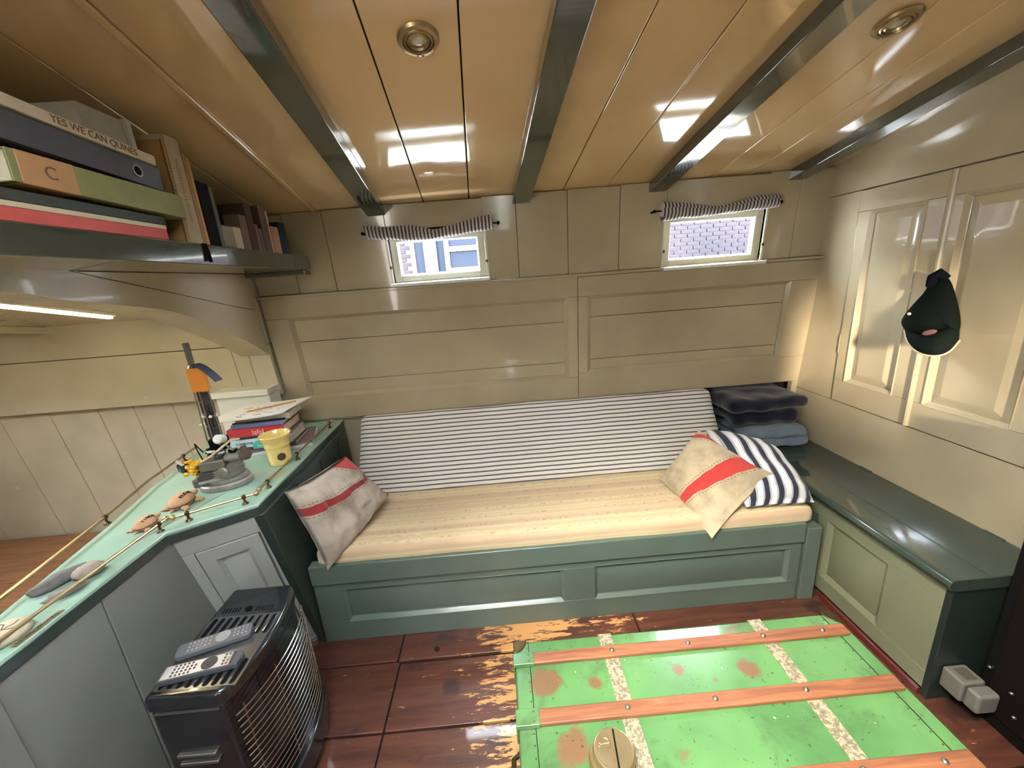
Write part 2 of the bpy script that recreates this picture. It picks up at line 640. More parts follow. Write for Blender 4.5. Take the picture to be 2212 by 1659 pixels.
    # far half of the cambered roof, behind the camera
obj('ceiling_backing', MB().box(-2.8, 1.8, -.12, 1.6, -.06, -.024, CM).box(-2.8, -.82, 1.6, 2.3, -.06, -.024, CM).box(.362, 1.8, 1.6, 2.3, -.06, -.024, CM), M['shadowgap'], ce)
RY, RZ = 2.04-.981*HV1, 1.882+.193*HV1
for a, b in zip(edges, edges[1:]):
    y0 = -.62 if (a > -.85 and b < .40) else RY
    z0 = RZ-.197*(RY-y0)
    obj('ceiling_board', MB().hexa([(a, -2.4, RZ-.197*(RY+2.4)), (b-.003, -2.4, RZ-.197*(RY+2.4)), (b-.003, y0, z0), (a, y0, z0)],
                                    [(a, -2.4, RZ-.197*(RY+2.4)+.03), (b-.003, -2.4, RZ-.197*(RY+2.4)+.03), (b-.003, y0, z0+.03), (a, y0, z0+.03)]), M['ceil'], ce)
# lap batten left of the first beam
obj('ceiling_batten', MB().box(-.835, -.815, -.02, 2.2, 0, .009, CM), M['ceil'], ce, .003)
# coaming of the assumed hatch
hc = MB()
for (x0, x1, y0, y1) in ((-.84, -.80, -.64, .48), (.365, .405, -.64, .48), (-.84, .405, .44, .48), (-.84, .405, -.66, -.62)):
    hc.box(x0, x1, y0, y1, 2.17, 2.50)
st(obj('trim_1', hc, M['cream'], None, .003))
k_ = NT('hatch_sky_dimmer')  # tinted pane added over the assumed hatch to dim the sky
tb_ = k_.n('ShaderNodeBsdfTransparent')
tb_.inputs[0].default_value = (.62, .61, .59, 1)
k_.link(tb_.outputs[0], k_.t.nodes['Material Output'].inputs[0])
tag(obj('sky_blocker', MB().prism([(-14, -9.6), (-12.5, -10.6), (14, -10.6), (15.5, -9.6), (14, -8.6), (-12.5, -8.6)], -1.0, 1.75), M['beam']), 'dark block added out of view to hide low sky from the rear window', 'light blocker')  # added block, keeps low bright sky out of the rear window
w4 = sroot('window_4')  # dimming pane of the assumed roof hatch
obj('pane', MB().box(-.84, .405, -.66, .48, 2.50, 2.512), k_.m, w4)

# deck beams
def beam(xa, xb, w, name='ceiling_beam'):
    b = MB()
    M2 = CM
    va, vb = -.03, HV1
    b.add([(xa-w/2, va, .0), (xa+w/2, va, .0), (xb+w/2, vb, .0), (xb-w/2, vb, .0), (xa-w/2, va, .045), (xa+w/2, va, .045), (xb+w/2, vb, .045), (xb-w/2, vb, .045)],
          [(3, 2, 1, 0), (4, 5, 6, 7), (0, 1, 5, 4), (1, 2, 6, 5), (2, 3, 7, 6), (3, 0, 4, 7)], M2)
    b.box(xa-w/2+.004, xa+w/2-.03, -.036, -.028, .02, .062, CM)
    return obj(name, b, M['beam'], ce, .006)


for xa, xb in ((-.540, -.535), (.155, .155), (.818, .80), (1.505, 1.53), (-2.2, -2.2)):
    beam(xa, xb, .086 if xa > -1 else .07)

# ------------------------------------------------------------------ wall_back: the hull side
wb = sroot('wall_back')
up_edges = [-1.19, -.985, -.797, None, .127, .378, .636, .868, None, 1.53, 1.72]
S0, S1 = 1.500, 1.93
NU = -.03           # upper planks stand back of the panel face


def topz(x0, x1): return (1.882+.014*min(x0, x1))*1.005-.006


def plank(x0, x1, s0, s1, n=NU, m='cream'):
    s1 = min(s1, topz(x0, x1))
    return obj('wall_plank', MB().box(x0+.0012, x1-.0012, s0, s1, n-.02, n, WM), M[m], wb, .002)


for a, b in ((-1.19, -.985), (-.985, -.797), (.127, .378), (.378, .636), (1.53, 1.72)):
    plank(a, b, S0, S1)
plank(.636, .868, S0, S1)
WIN = ((-.506, -.036, 1.516, 1.745, -.797, .127), (.868, 1.372, 1.498, 1.745, .868, 1.53))
for x0, x1, s0, s1, pl, pr in WIN:
    if pl < x0-.01:
        obj('wall_plank', MB().box(pl+.0012, x0, S0, topz(pl, x0), NU-.02, NU, WM), M['cream'], wb, .002)
    obj('wall_plank', MB().box(x1, pr-.0012, S0, topz(x1, pr), NU-.02, NU, WM), M['cream'], wb, .002)
    obj('wall_plank', MB().box(x0, x1, s1, topz(x0, x1), NU-.02, NU, WM), M['cream'], wb, .002)
# outer hull plating so that no light leaks
hp = MB()
hp.box(-3.7, -.54, -.1, 2.05, -.092, -.082, WM).box(0.0, .83, 1.3, 2.05, -.092, -.082, WM).box(1.41, 1.9, -.1, 2.05, -.092, -.082, WM)
hp.box(-.54, 0.0, 1.75, 2.05, -.092, -.082, WM).box(.83, 1.41, 1.75, 2.05, -.092, -.082, WM).box(-.54, 1.41, 1.3, 1.49, -.092, -.082, WM)
hp.box(-.54, .86, -.1, 1.3, -.092, -.082, WM)
hp.box(.86, 1.9, .78, 1.3, -.092, -.082, WM).box(.80, 1.9, -.1, .32, -.092, -.082, WM).box(.80, 1.9, .29, .305, -.47, -.08, WM).box(1.70, 1.74, .29, .9, -.47, -.03, WM)
obj('hull_plating', hp, M['shadowgap'], wb)
# deep shelf space under the panel at the right end, coloured dark for its shade
obj('locker_back', MB().box(.80, 1.72, .30, .86, -.46, -.44, WM).box(.855, .87, .3, .86, -.46, -.05, WM).box(.80, 1.72, .83, .86, -.46, -.02, WM), M['shadowgap'], wb)
# lower planks behind the sofa back
for a, b in ((-1.19, -1.0), (-1.0, -.93), (-.93, -.70), (-.70, -.30), (-.30, .25), (.25, .86)):
    plank(a, b, .05, .835, -.035)
obj('wall_ledger', MB().box(-1.18, .84, .80, .835, -.05, -.012, WM), M['cream'], wb, .004)

# the two framed panels
PZ0, PZ1 = .815, 1.487


def fpanel(x0, x1, s0, s1, gr, parent, Mx, mat, depth=.016, pname='panel_board', mold=.018, n0=0.0):
    """sunk panel: moulding round the opening, boards set back"""
    mo = MB().ringbox((x0-.001, x1+.001, s0-.001, s1+.001), (x0+mold, x1-mold, s0+mold, s1-mold), n0-.024, n0+.003, n0-depth+.002, Mx)
    obj('moulding', mo, M[mat], parent, .002)
    lv = [s0]+gr+[s1]
    for a, b in zip(lv, lv[1:]):
        obj(pname, MB().box(x0, x1, a+.0012, b-.0012, n0-.03, n0-depth, Mx), M[mat], parent, .0015)


def framework(x0, x1, s0, s1, opens, parent, Mx, mat, n0=0.0, th=.022, names=('rail', 'stile')):
    """rails and stiles around the openings (list of (x0,x1,s0,s1) from left to right, same s range)"""
    a, b = opens[0][2], opens[0][3]
    obj(names[0], MB().box(x0, x1, b, s1, n0-th, n0, Mx), M[mat], parent, .002)
    obj(names[0], MB().box(x0, x1, s0, a, n0-th, n0, Mx), M[mat], parent, .002)
    xs = [x0]+[v for o in opens for v in (o[0], o[1])]+[x1]
    for i in range(0, len(xs), 2):
        obj(names[1], MB().box(xs[i], xs[i+1], a+.0004, b-.0004, n0-th, n0, Mx), M[mat], parent, .002)


framework(-1.178, .419, PZ0, PZ1, [(-1.062, .366, .944, 1.385)], wb, WM, 'cream2')
framework(.421, 1.69, PZ0, PZ1-.003, [(.470, 1.545, .965, 1.385)], wb, WM, 'cream2')
fpanel(-1.062, .366, .944, 1.385, [1.03, 1.256], wb, WM, 'cream2')
fpanel(.470, 1.545, .965, 1.385, [1.038, 1.272], wb, WM, 'cream2')
obj('ledge', MB().box(-1.185, 1.69, 1.486, 1.500, -.06, .006, WM), M['cream2'], wb, .003)
obj('corner_block', MB().box(1.655, 1.69, .74, PZ0, -.03, 0, WM), M['cream2'], wb, .002)

# hull side inside the berth
for a, b in ((-3.6, -3.1), (-3.1, -2.75), (-2.75, -2.48), (-2.48, -2.22), (-2.22, -2.03), (-2.03, -1.82), (-1.82, -1.62), (-1.62, -1.42), (-1.42, -1.19)):
    plank(a, b, .12, .985, -.03, 'lit_cream')
obj('wall_plank', MB().box(-3.6, -1.19, .985, 1.262, -.03, .012, WM), M['lit_cream'], wb, .003)
obj('wall_plank', MB().box(-3.6, -1.19, 1.265, 1.50, -.03, .010, WM), M['lit_cream'], wb, .003)
for a, b in ((-1.47, -1.38), (-1.38, -1.30), (-1.30, -1.19)):
    obj('wall_plank', MB().box(a+.001, b-.001, 1.04, 1.26, .012, .022, WM), M['lit_cream'], wb, .002)

# ------------------------------------------------------------------ windows
def window(idx, x0, x1, s0, s1):
    root = sroot('window_%d' % idx)
    d = -.080
    # reveal
    rv = MB()
    rv.box(x0-.012, x0, s0-.012, s1, d, NU+.004, WM).box(x1, x1+.012, s0-.012, s1, d, NU+.004, WM)
    rv.box(x0, x1, s1-.002, s1+.012, d, NU, WM)
    obj('window_reveal', rv, M['winframe'], root, .002)
    obj('window_sill', MB().box(x0-.012, x1+.012, s0-.014, s0, d, .012, WM), M['white'], root, .002)
    fr = MB()
    w = .036
    n0, n1 = -.078, -.052
    fr.box(x0, x0+w, s0, s1, n0, n1, WM).box(x1-w, x1, s0, s1, n0, n1, WM)
    fr.box(x0+w, x1-w, s0, s0+w*.85, n0, n1, WM).box(x0+w, x1-w, s1-w, s1, n0, n1, WM)
    sash = obj('sash', fr, M['winframe'], root, .003)
    gb = MB().ringbox((x0+w, x1-w, s0+w*.85, s1-w), (x0+w+.006, x1-w-.006, s0+w*.85+.006, s1-w-.006), n0, n1-.006, n1-.016, WM)
    obj('glazing_bead', gb, M['white'], sash, 0)
    obj('pane', MB().box(x0+w, x1-w, s0+w*.85, s1-w, n0+.010, n0+.013, WM), M['glass'], sash)
    for x in (x0-.004, x1+.004):
        obj('catch', MB().box(x-.005, x+.005, s0+.07, s0+.084, NU-.01, NU+.008, WM), M['brassd'], root)
    return root


for i, wv in enumerate(WIN):
    window(i+1, *wv[:4])


# rolled-up ticking curtains above them
def curtain(top, bot, ends, label):
    c = (Vector(ends[0])+Vector(ends[1]))/2
    t = thing('rolled_curtain', c, label, 'curtain', 'rolled ticking curtains over the windows')
    n = len(top)
    N = 44
    def interp(arr, f):
        q = f*(n-1)
        i = min(int(q), n-2)
        return arr[i].lerp(arr[i+1], q-i)
    v, f = [], []
    K = 16
    for i in range(N+1):
        q = i/N
        a, b = interp(top, q), interp(bot, q)
        cc = (a+b)/2
        h = (a-b).length/2
        for k in range(K):
            an = 2*math.pi*k/K
            wr = .0035*noise.noise(Vector((q*9, math.cos(an)*1.4, math.sin(an)*1.4)))
            v.append(cc+(a-b).normalized()*(h+wr)*math.cos(an)+Vector((0, -.99, -.1))*((.026+wr*1.5)*math.sin(an)))
    for i in range(N):
        for k in range(K):
            j = (k+1) % K
            f.append((i*K+k, i*K+j, i*K+K+j, i*K+K+k))
    f += [tuple(range(K-1, -1, -1)), tuple(range(N*K, N*K+K))]
    obj('cloth_roll', MB().add(v, f), M['blind'], t, 0, 60)
    obj('flap', MB().add([p+Vector((0, -.010, .0)) for p in v], [f_ for i, f_ in enumerate(f[:-2]) if (i % K) in (0, 1, 2)]), M['blind'], t, 0, 60)
    e0, e1 = Vector(ends[0]), Vector(ends[1])
    rod = MB().tube([e0, e1], .0035, 8)
    obj('rod', rod, M['blackm'], t)
    for e in (e0, e1):
        obj('rod_end', MB().ball(e, .008, 8, 6).box(e.x-.004, e.x+.004, e.y, e.y+.05, e.z-.004, e.z+.004), M['blackm'], t)
    return t


def wpt(px, py, n=.0):
    d = rt*((px-W/2)/F) - up*((py-H/2)/F) + fw
    c = 2.199-n
    return CAM+d*((c-(CAM.y+LEAN*CAM.z))/(d.y+LEAN*d.z))


def wl(l): return [wpt(a, b, .012) for a, b in l]


curtain(wl([(788, 489), (840, 490), (890, 486), (938, 497), (985, 482), (1030, 470), (1062, 464)]),
        wl([(795, 517), (840, 518), (890, 521), (938, 517), (985, 509), (1030, 501), (1066, 494)]),
        wl([(783, 505), (1076, 481)]), 'sagging rolled ticking curtain over the window with a white post outside')
curtain(wl([(1428, 437), (1470, 438), (1510, 442), (1548, 446), (1585, 437), (1630, 424), (1676, 420)]),
        wl([(1430, 479), (1470, 472), (1510, 470), (1548, 464), (1585, 460), (1630, 454), (1680, 447)]),
        wl([(1414, 457), (1688, 436)]), 'rolled ticking curtain over the window beside the cupboard doors')

# ------------------------------------------------------------------ outside: brick house and the ground added for its light
M['brick'] = plain('grey_brick', (42, 38, 42), .95, var=.45, scale=3.1)
M['mortar'] = plain('pale_mortar', (62, 62, 66), .95)
M['extwhite'] = plain('exterior_white', (80, 82, 84), .9)
M['extdark'] = plain('dark_window_glass', (19, 24, 34), .6, 0, 0)
qy = tag(obj('bright_ground', MB().box(-6, 9, 2.75, 4.1, .55, .62), plain('bright_ground_stone', (232, 230, 226), .9)), 'pale ground added outside to brighten the ceiling reflections', 'pavement')  # pale ground added for the window reflections on the ceiling
tag(obj('dark_ground', MB().box(-6, 9, 4.105, 7.0, .5, .60), plain('dark_ground_coat', (44, 44, 46), .9)), 'dark ground added outside to keep bounced light off the brick house', 'street')  # dark ground added so less light bounces onto the house
hs = thing('brick_house', (1.5, 7.0, -1), 'grey brick house front seen outside through the small windows', 'building')
obj('wall', MB().box(-6, 9, 7.02, 7.2, -1.5, 4.2), M['mortar'], hs)
bmesh_brick = None
extra = MB()
BL, BH = .205, .052
k = 0
for r in range(30):
    z = .75+r*.066
    for c in range(-22, 36):
        x = c*.222+(.111 if r % 2 else 0)
        if -1.36 < x+BL*.5 < .2 and 1.45 < z < 2.5:
            continue
        vis = 1.45 < z < 2.45 and (-1.9 < x < -1.2 or 2.5 < x < 4.6)
        if vis and k < 290:
            if bmesh_brick is None:
                bmesh_brick = obj('brick', MB().box(0, BL, -.012, .03, 0, BH, tr(x, 7.0, z)), M['brick'], hs)
                bmesh_brick.data.transform(Matrix.Translation(-Vector((x, 7.0, z))) @ wm(hs))
                bmesh_brick.matrix_basis = wm(hs).inverted() @ tr(x, 7.0, z)
            else:
                o = bmesh_brick.copy()
                COL.objects.link(o)
                o.parent = hs
                o.matrix_basis = wm(hs).inverted() @ tr(x, 7.0+random.uniform(-.004, .004), z)
            k += 1
        else:
            extra.box(x, x+BL, 6.988, 7.03, z, z+BH)
obj('brickwork', extra, M['brick'], hs, kind='stuff')
hw = obj('window_frame', MB().box(-1.36, -1.29, 6.93, 7.03, 1.4, 2.5).box(-1.29, .2, 6.97, 7.03, 1.4, 2.5).box(-.80, -.72, 6.92, 6.98, 1.4, 2.5).box(-.72, .2, 6.92, 6.98, 1.98, 2.06).box(-.72, .2, 6.92, 6.98, 1.62, 1.72), M['extwhite'], hs)
for (a, b, c, d) in ((-1.29, -1.13, 1.40, 2.5), (-.93, -.80, 1.40, 2.5), (-.72, .2, 1.72, 1.98), (-.72, .2, 2.06, 2.5)):
    obj('window_pane', MB().box(a, b, 6.955, 6.969, c, d), M['extdark'], hs)
obj('white_post', MB().box(-1.13, -.93, 6.86, 6.97, 1.2, 2.6), M['extwhite'], hs, .01)

# ------------------------------------------------------------------ wall_right: bulkhead with two cupboard doors
wr = sroot('wall_right')
bk = MB()
bk.box(-2.3, 2.4, -.05, .772, -.05, -.012, RM).box(-2.3, 2.4, 1.772, 2.75, -.05, -.012, RM)
bk.box(-2.3, -1.878, .772, 1.772, -.05, -.012, RM).box(-1.105, 2.4, .772, 1.772, -.05, -.012, RM).box(-1.878, -1.105, .772, 1.772, -.05, -.03, RM)
obj('bulkhead', bk, M['cream'], wr)
obj('rail', MB().box(-2.2, 2.4, 1.768, 2.75, -.012, 0, RM), M['cream'], wr, .003)
obj('rail', MB().box(-2.2, 2.4, -.05, .770, -.012, 0, RM), M['cream'], wr, .003)
obj('stile', MB().box(-2.2, -1.878, .772, 1.766, -.012, 0, RM), M['cream'], wr, .003)
obj('stile', MB().box(-1.104, 2.4, .772, 1.766, -.012, 0, RM), M['cream'], wr, .003)


def cupboard_door(idx, y1, y0, p1, p0):
    """door between y0<y1 with a raised panel between p0<p1"""
    d = sroot('door_%d' % idx)
    u0_, u1_, a, b = -y1+.002, -y0-.002, .776, 1.762
    s0, s1 = .885, 1.672
    framework(u0_, u1_, a, b, [(-p1, -p0, s0, s1)], d, RM, 'cream', .006, .03)
    obj('moulding', MB().ringbox((-p1-.001, -p0+.001, s0-.001, s1+.001), (-p1+.016, -p0-.016, s0+.016, s1-.016), -.02, .012, -.006, RM), M['cream'], d, .003)
    obj('raised_field', MB().frustum((-p1+.012, -p0-.012, s0+.012, s1-.012), (-p1+.055, -p0-.055, s0+.05, s1-.05), -.012, .004, RM).box(-p1, -p0, s0, s1, -.03, -.012, RM), M['cream'], d, .0015)
    return d


cupboard_door(1, 1.876, 1.497, 1.815, 1.575)
d2 = cupboard_door(2, 1.488, 1.106, 1.447, 1.165)
obj('astragal', MB().tube([(1.682, 1.493, .778), (1.682, 1.493, 1.76)], .011, 10), M['cream'], d2)
for z in (1.02, 1.60):
    obj('hinge', MB().tube([(1.688, 1.876, z), (1.688, 1.876, z+.09)], .005, 8), M['cream'], d2)

# ------------------------------------------------------------------ wall_left: arched bulkhead of the berth
wlft = sroot('wall_left')
arch = [(1.026, 1.561), (1.183, 1.521), (1.413, 1.491), (1.563, 1.457), (1.739, 1.375), (1.912, 1.292), (2.045, 1.207)]
# smooth the arch a little
def chaikin_(p, n=2):
    for _ in range(n):
        q = [p[0]]
        for a, b in zip(p, p[1:]):
            q += [(a[0]*.75+b[0]*.25, a[1]*.75+b[1]*.25), (a[0]*.25+b[0]*.75, a[1]*.25+b[1]*.75)]
        p = q+[p[-1]]
    return p


arch = chaikin([(.30, 1.57), (.7, 1.568)]+arch)
seam = chaikin([(1.0, 1.66), (1.137, 1.62), (1.42, 1.56), (1.703, 1.499), (1.914, 1.452), (2.06, 1.430)])
low = arch+[(2.10, 1.20), (2.14, 1.43)]
ap = MB()
# arch board below the seam
pa = [(y, z) for y, z in arch]
upper = [(2.075, 1.425)]+[(y, z-.0015) for y, z in reversed(seam)]+[(.95, 1.66), (.30, 1.66)]
def ypoly(poly, x0, x1):
    b = MB()
    n = len(poly)
    v = [(x0, y, z) for y, z in poly]+[(x1, y, z) for y, z in poly]
    f = [tuple(range(n-1, -1, -1)), tuple(range(n, 2*n))]+[(i, (i+1) % n, (i+1) % n+n, i+n) for i in range(n)]
    return b.add(v, f)


def strip(curve, top, x0, x1):
    """solid between a lower curve and an upper curve sampled at the same y"""
    b = MB()
    for (y0, z0), (y1, z1) in zip(curve, curve[1:]):
        b.hexa([(x0, y0, z0), (x1, y0, z0), (x1, y1, z1), (x0, y1, z1)],
               [(x0, y0, top(y0)), (x1, y0, top(y0)), (x1, y1, top(y1)), (x0, y1, top(y1))])
    return b


def seamz(y):
    if y <= seam[0][0]:
        return 1.655
    for (a, b), (c, d) in zip(seam, seam[1:]):
        if a <= y <= c:
            return b+(d-b)*(y-a)/max(c-a, 1e-6)
    return seam[-1][1]


obj('arch_board', strip(arch, lambda y: seamz(y)-.0015, -1.33, -1.19), M['arch'], wlft, 0, 40)
ub = strip([(y, seamz(y)+.0015) for y in [.3+i*.062 for i in range(30)]], lambda y: max(1.604, seamz(y)+.003), -1.33, -1.192)
obj('upper_board', ub, M['arch'], wlft, 0, 40)
# rest of the bulkhead towards the stern, behind the camera, with an assumed companionway opening
obj('bulkhead', MB().box(-1.33, -1.19, -2.4, -1.25, 0, 2.6).box(-1.33, -1.19, -.45, .32, 0, 2.6).box(-1.33, -1.19, -1.25, -.45, 2.05, 2.6).box(-1.33, -1.19, -1.25, -.45, 0, .35), M['cream'], wlft, .003)
# closing walls of the berth
wbe = sroot('wall_berth')
obj('berth_end', MB().box(-3.62, -3.55, .2, 2.3, 0, 2.2).box(-3.6, -1.33, .22, .26, 0, 2.2), M['cream'], wbe)
wf = sroot('wall_front')
obj('bulkhead', MB().box(-1.4, 1.75, -2.45, -2.38, 0, 1.34).box(-1.4, 1.75, -2.45, -2.38, 1.86, 2.6).box(-1.4, .10, -2.45, -2.38, 1.34, 1.86).box(.29, 1.75, -2.45, -2.38, 1.34, 1.86), M['cream'], wf)
w3 = sroot('window_3')  # unseen window, assumed and sized so the sun reaches the cupboard doors
obj('pane', MB().box(.10, .29, -2.43, -2.425, 1.34, 1.86), M['glass'], w3)
obj('window_frame', MB().ringbox((.07, .32, 1.31, 1.89), (.102, .288, 1.342, 1.858), 0, .02, .012, frame((0, -2.38, 0), (-1, 0, 0), (0, 0, 1), (0, 1, 0)) @ Matrix.Diagonal((-1, 1, 1, 1))), M['winframe'], w3)
# landing added beyond the assumed companionway to shut out the sky
obj('sky_shield', MB().box(-2.6, -2.55, -1.5, -.2, 0, 2.4).box(-2.6, -1.33, -1.5, -1.45, 0, 2.4).box(-2.6, -1.33, -.25, -.2, 0, 2.4).box(-2.6, -1.33, -1.5, -.2, 2.35, 2.4).box(-2.6, -1.33, -1.5, -.2, -.02, 0), M['cream'], wbe)

# berth deckhead (parallel to the main one) with its LED strip
def bz(y): return 1.425+.197*(2.055-y)


bc = MB()
for (x0, x1, y0, y1) in ((-3.6, -2.95, .26, 2.06), (-2.25, -1.32, .26, 2.06), (-2.95, -2.25, .26, .65), (-2.95, -2.25, 1.25, 2.06)):  # unseen opening made for the added berth lamp
    bc.hexa([(x0, y0, bz(y0)), (x1, y0, bz(y0)), (x1, y1, bz(y1)), (x0, y1, bz(y1))],
            [(x0, y0, bz(y0)+.02), (x1, y0, bz(y0)+.02), (x1, y1, bz(y1)+.02), (x0, y1, bz(y1)+.02)])
obj('berth_ceiling', bc, M['lit_cream'], wbe)


def bpt(px, py, o=0.0):
    d = rt*((px-W/2)/F) - up*((py-H/2)/F) + fw
    c = 1.425+.197*2.055-o
    return CAM+d*((c-(CAM.z+.197*CAM.y))/(d.z+.197*d.y))


pa_, pb_ = bpt(0, 662, .022), bpt(243, 687, .022)
dr = (pb_-pa_).normalized()
pa_ = pa_-dr*.5
tl = thing('led_strip_light', (pa_+pb_)/2, 'glowing warm strip light under the ceiling of the arched berth', 'light')
side = Vector((1, 0, 0))
dn = Vector((0, -.193, -.98))
def slab(a, b, w, h0, h1):
    d = [a-side*w+dn*h0, a+side*w+dn*h0, b+side*w+dn*h0, b-side*w+dn*h0]
    e = [a-side*w+dn*h1, a+side*w+dn*h1, b+side*w+dn*h1, b-side*w+dn*h1]
    return MB().hexa(e, d)


obj('housing', slab(pa_, pb_, .016, -.022, -.006), M['white'], tl)
obj('diffuser', slab(pa_+dr*.01, pb_-dr*.01, .011, -.006, .004), M['led'], tl)
q1, q2 = bpt(0, 705, .0), bpt(235, 712, .0)
tag(obj('berth_valance', slab(q1-(q2-q1).normalized()*.5, q2, .03, .0, .035), M['lit_cream'], None, .003), 'cream painted lighting batten fixed under the berth ceiling', 'batten')

# ------------------------------------------------------------------ bookshelf over the berth
sh = thing('book_shelf', (-.885, 1.2, 1.604), 'dark green glossy bookshelf edge running under the ceiling to the hull', 'shelf')
obj('shelf_board', MB().box(-1.72, -.90, .30, 2.035, 1.606, 1.664), M['cream'], sh, .002)
obj('front_edge', MB().box(-.903, -.885, .30, 2.03, 1.604, 1.667), M['beam'], sh, .004)
obj('cleat', MB().box(-1.18, -.90, 1.985, 2.05, 1.583, 1.604), M['beam'], sh, .003)
obj('strap_loop', MB().tube([(-.884, 1.315, 1.668), (-.881, 1.318, 1.64), (-.882, 1.312, 1.615)], .0035, 6).tube([(-.884, 1.328, 1.668), (-.881, 1.330, 1.64), (-.882, 1.334, 1.613)], .0035, 6), M['blackm'], sh)
obj('back_board', MB().box(-1.74, -1.72, .3, 2.05, 1.60, 2.2), M['shadowgap'], sh)


def book(y0, y1, z0, h, depth, c, label, x=-.90, lean=0.0, spine=None, rough=.6, group='books on the high shelf', cat='book', name='book'):
    """upright book: spine faces the cabin (+x)"""
    cm = bpy.data.materials.get('cover_%d_%d_%d' % c) or plain('cover_%d_%d_%d' % c, c, rough, var=.25, scale=22)
    t = thing(name, (0, 0, 0), label, cat, group, M=tr(x, (y0+y1)/2, z0) @ Matrix.Rotation(lean, 4, 'X'))
    w = (y1-y0)/2-.0008
    m = wm(t)
    b = MB()
    th = min(.003, w*.3)
    b.box(-depth, -.002, -w, -w+th, 0, h, m).box(-depth, -.002, w-th, w, 0, h, m).box(-.006, 0, -w, w, 0, h, m)
    obj('cover', b, cm, t, .0012)
    obj('pages', MB().box(-depth+.004, -.005, -w+th, w-th, .003, h-.004, m), M['paper'], t)
    if spine:
        sc = M.get(spine[1]) or M['ink']
        sb = MB()
        rr_ = random.Random(int(y0*1000))
        zz = h*.22
        while zz < h*.8:
            l_ = rr_.uniform(.004, .009)
            sb.box(0, .0006, -spine[2]*rr_.uniform(.25, .5), spine[2]*rr_.uniform(.25, .5), zz, zz+l_*.45, m)
            zz += l_
        obj('spine_lettering', sb, sc, t, kind='stuff')
    return t


M['gold'] = plain('faded_gilt', (170, 140, 96), .5)
M['tanink'] = plain('tan_print', (150, 116, 84), .6)
Z0 = 1.668
UP = [
    (1.236, 1.262, .300, .21, (74, 56, 46), 'worn brown book with gilt spine letters beside the flat pile', ('worn', 'gold', .012)),
    (1.263, 1.279, .285, .20, (120, 92, 70), 'thin brown-red book standing between the gilt brown book and tan book', None),
    (1.280, 1.291, .275, .20, (168, 132, 84), 'thin tan book standing beside the broad cream book', ('worn', 'clayd', .006)),
    (1.292, 1.347, .292, .22, (184, 166, 138), 'broad cream cloth book, the widest standing on the shelf', ('worn', 'tanink', .014)),
    (1.348, 1.361, .262, .20, (160, 128, 84), 'ochre brown book standing right beside the broad cream book', None),
    (1.362, 1.376, .250, .20, (196, 148, 98), 'slim light orange-tan book next to the black book', None),
    (1.380, 1.432, .190, .19, (32, 30, 34), 'thick black book standing next to the orange-tan book', None),
    (1.433, 1.450, .185, .18, (92, 98, 82), 'mottled grey-green book standing beside the thick black book', None),
]
for y0, y1, h, d, c, lb, sp in UP:
    book(y0, y1, Z0, h, d, c, lb, spine=sp, x=-.99 if y1 < 1.285 else -.90)
BACKROW = [(1.455, .150, .022, (58, 58, 60), 'dark grey book standing behind the small grey box'), (1.480, .145, .020, (112, 106, 96), 'grey-beige book standing behind the small grey box'),
           (1.503, .138, .020, (84, 84, 90), 'slate book standing behind the small cream book'), (1.526, .150, .018, (52, 56, 84), 'dark blue book standing behind the small cream book'),
           (1.547, .146, .020, (38, 36, 40), 'black book standing behind the taupe book')]
for y, h, w, c, lb in BACKROW:
    book(y, y+w, Z0, h, .17, c, lb, x=-.955)
FRONT = [(1.452, 1.508, .070, .05, (150, 142, 130), 'small grey card box standing at the shelf edge', None), (1.512, 1.556, .072, .045, (206, 192, 168), 'small pale cream book standing at the shelf edge', None)]
for y0, y1, h, d, c, lb, sp in FRONT:
    book(y0, y1, Z0, h, d, c, lb)
END = [(1.560, 1.604, .120, .17, (112, 92, 76), 'taupe book with a straight top standing behind the cream book'), (1.606, 1.650, .165, .17, (66, 42, 36), 'dark maroon book beside the taupe book'),
       (1.652, 1.672, .098, .15, (120, 88, 70), 'short brown paperback in front of the maroon books'), (1.674, 1.696, .085, .15, (104, 72, 58), 'shorter reddish paperback beside the brown paperback'),
       (1.698, 1.745, .172, .17, (72, 44, 38), 'second dark maroon book next to a tan edged book'), (1.747, 1.760, .160, .16, (176, 140, 100), 'slim tan edged book beside the maroon book'),
       (1.762, 1.822, .105, .16, (142, 92, 58), 'russet brown book near the hull end of the shelf'), (1.825, 1.880, .128, .16, (34, 36, 46), 'navy black book, last one before the hull wall')]
for y0, y1, h, d, c, lb in END:
    book(y0, y1, Z0, h, d, c, lb)


# flat pile at the near end
def flatbook(y0, y1, z0, th, depth, c, label, x=-.90, tilt=0.0, yaw=0.0, page=True, group='pile of folders lying on the high shelf', name='book', cat='book'):
    cm = bpy.data.materials.get('cover_%d_%d_%d' % c) or plain('cover_%d_%d_%d' % c, c, .5, var=.2, scale=18)
    t = thing(name, (0, 0, 0), label, cat, group, M=tr(x, (y0+y1)/2, z0) @ rotz(yaw) @ Matrix.Rotation(tilt, 4, 'X'))
    m = wm(t)
    L = (y1-y0)/2
    b = MB()
    b.box(-depth, -.003, -L, L, 0, .003, m).box(-depth, -.003, -L, L, th-.003, th, m).box(-.005, 0, -L, L, 0, th, m)
    obj('cover', b, cm, t, .0012)
    if page:
        obj('pages', MB().box(-depth+.004, -.004, -L+.004, L-.004, .003, th-.003, m), M['paper'], t)
    return t


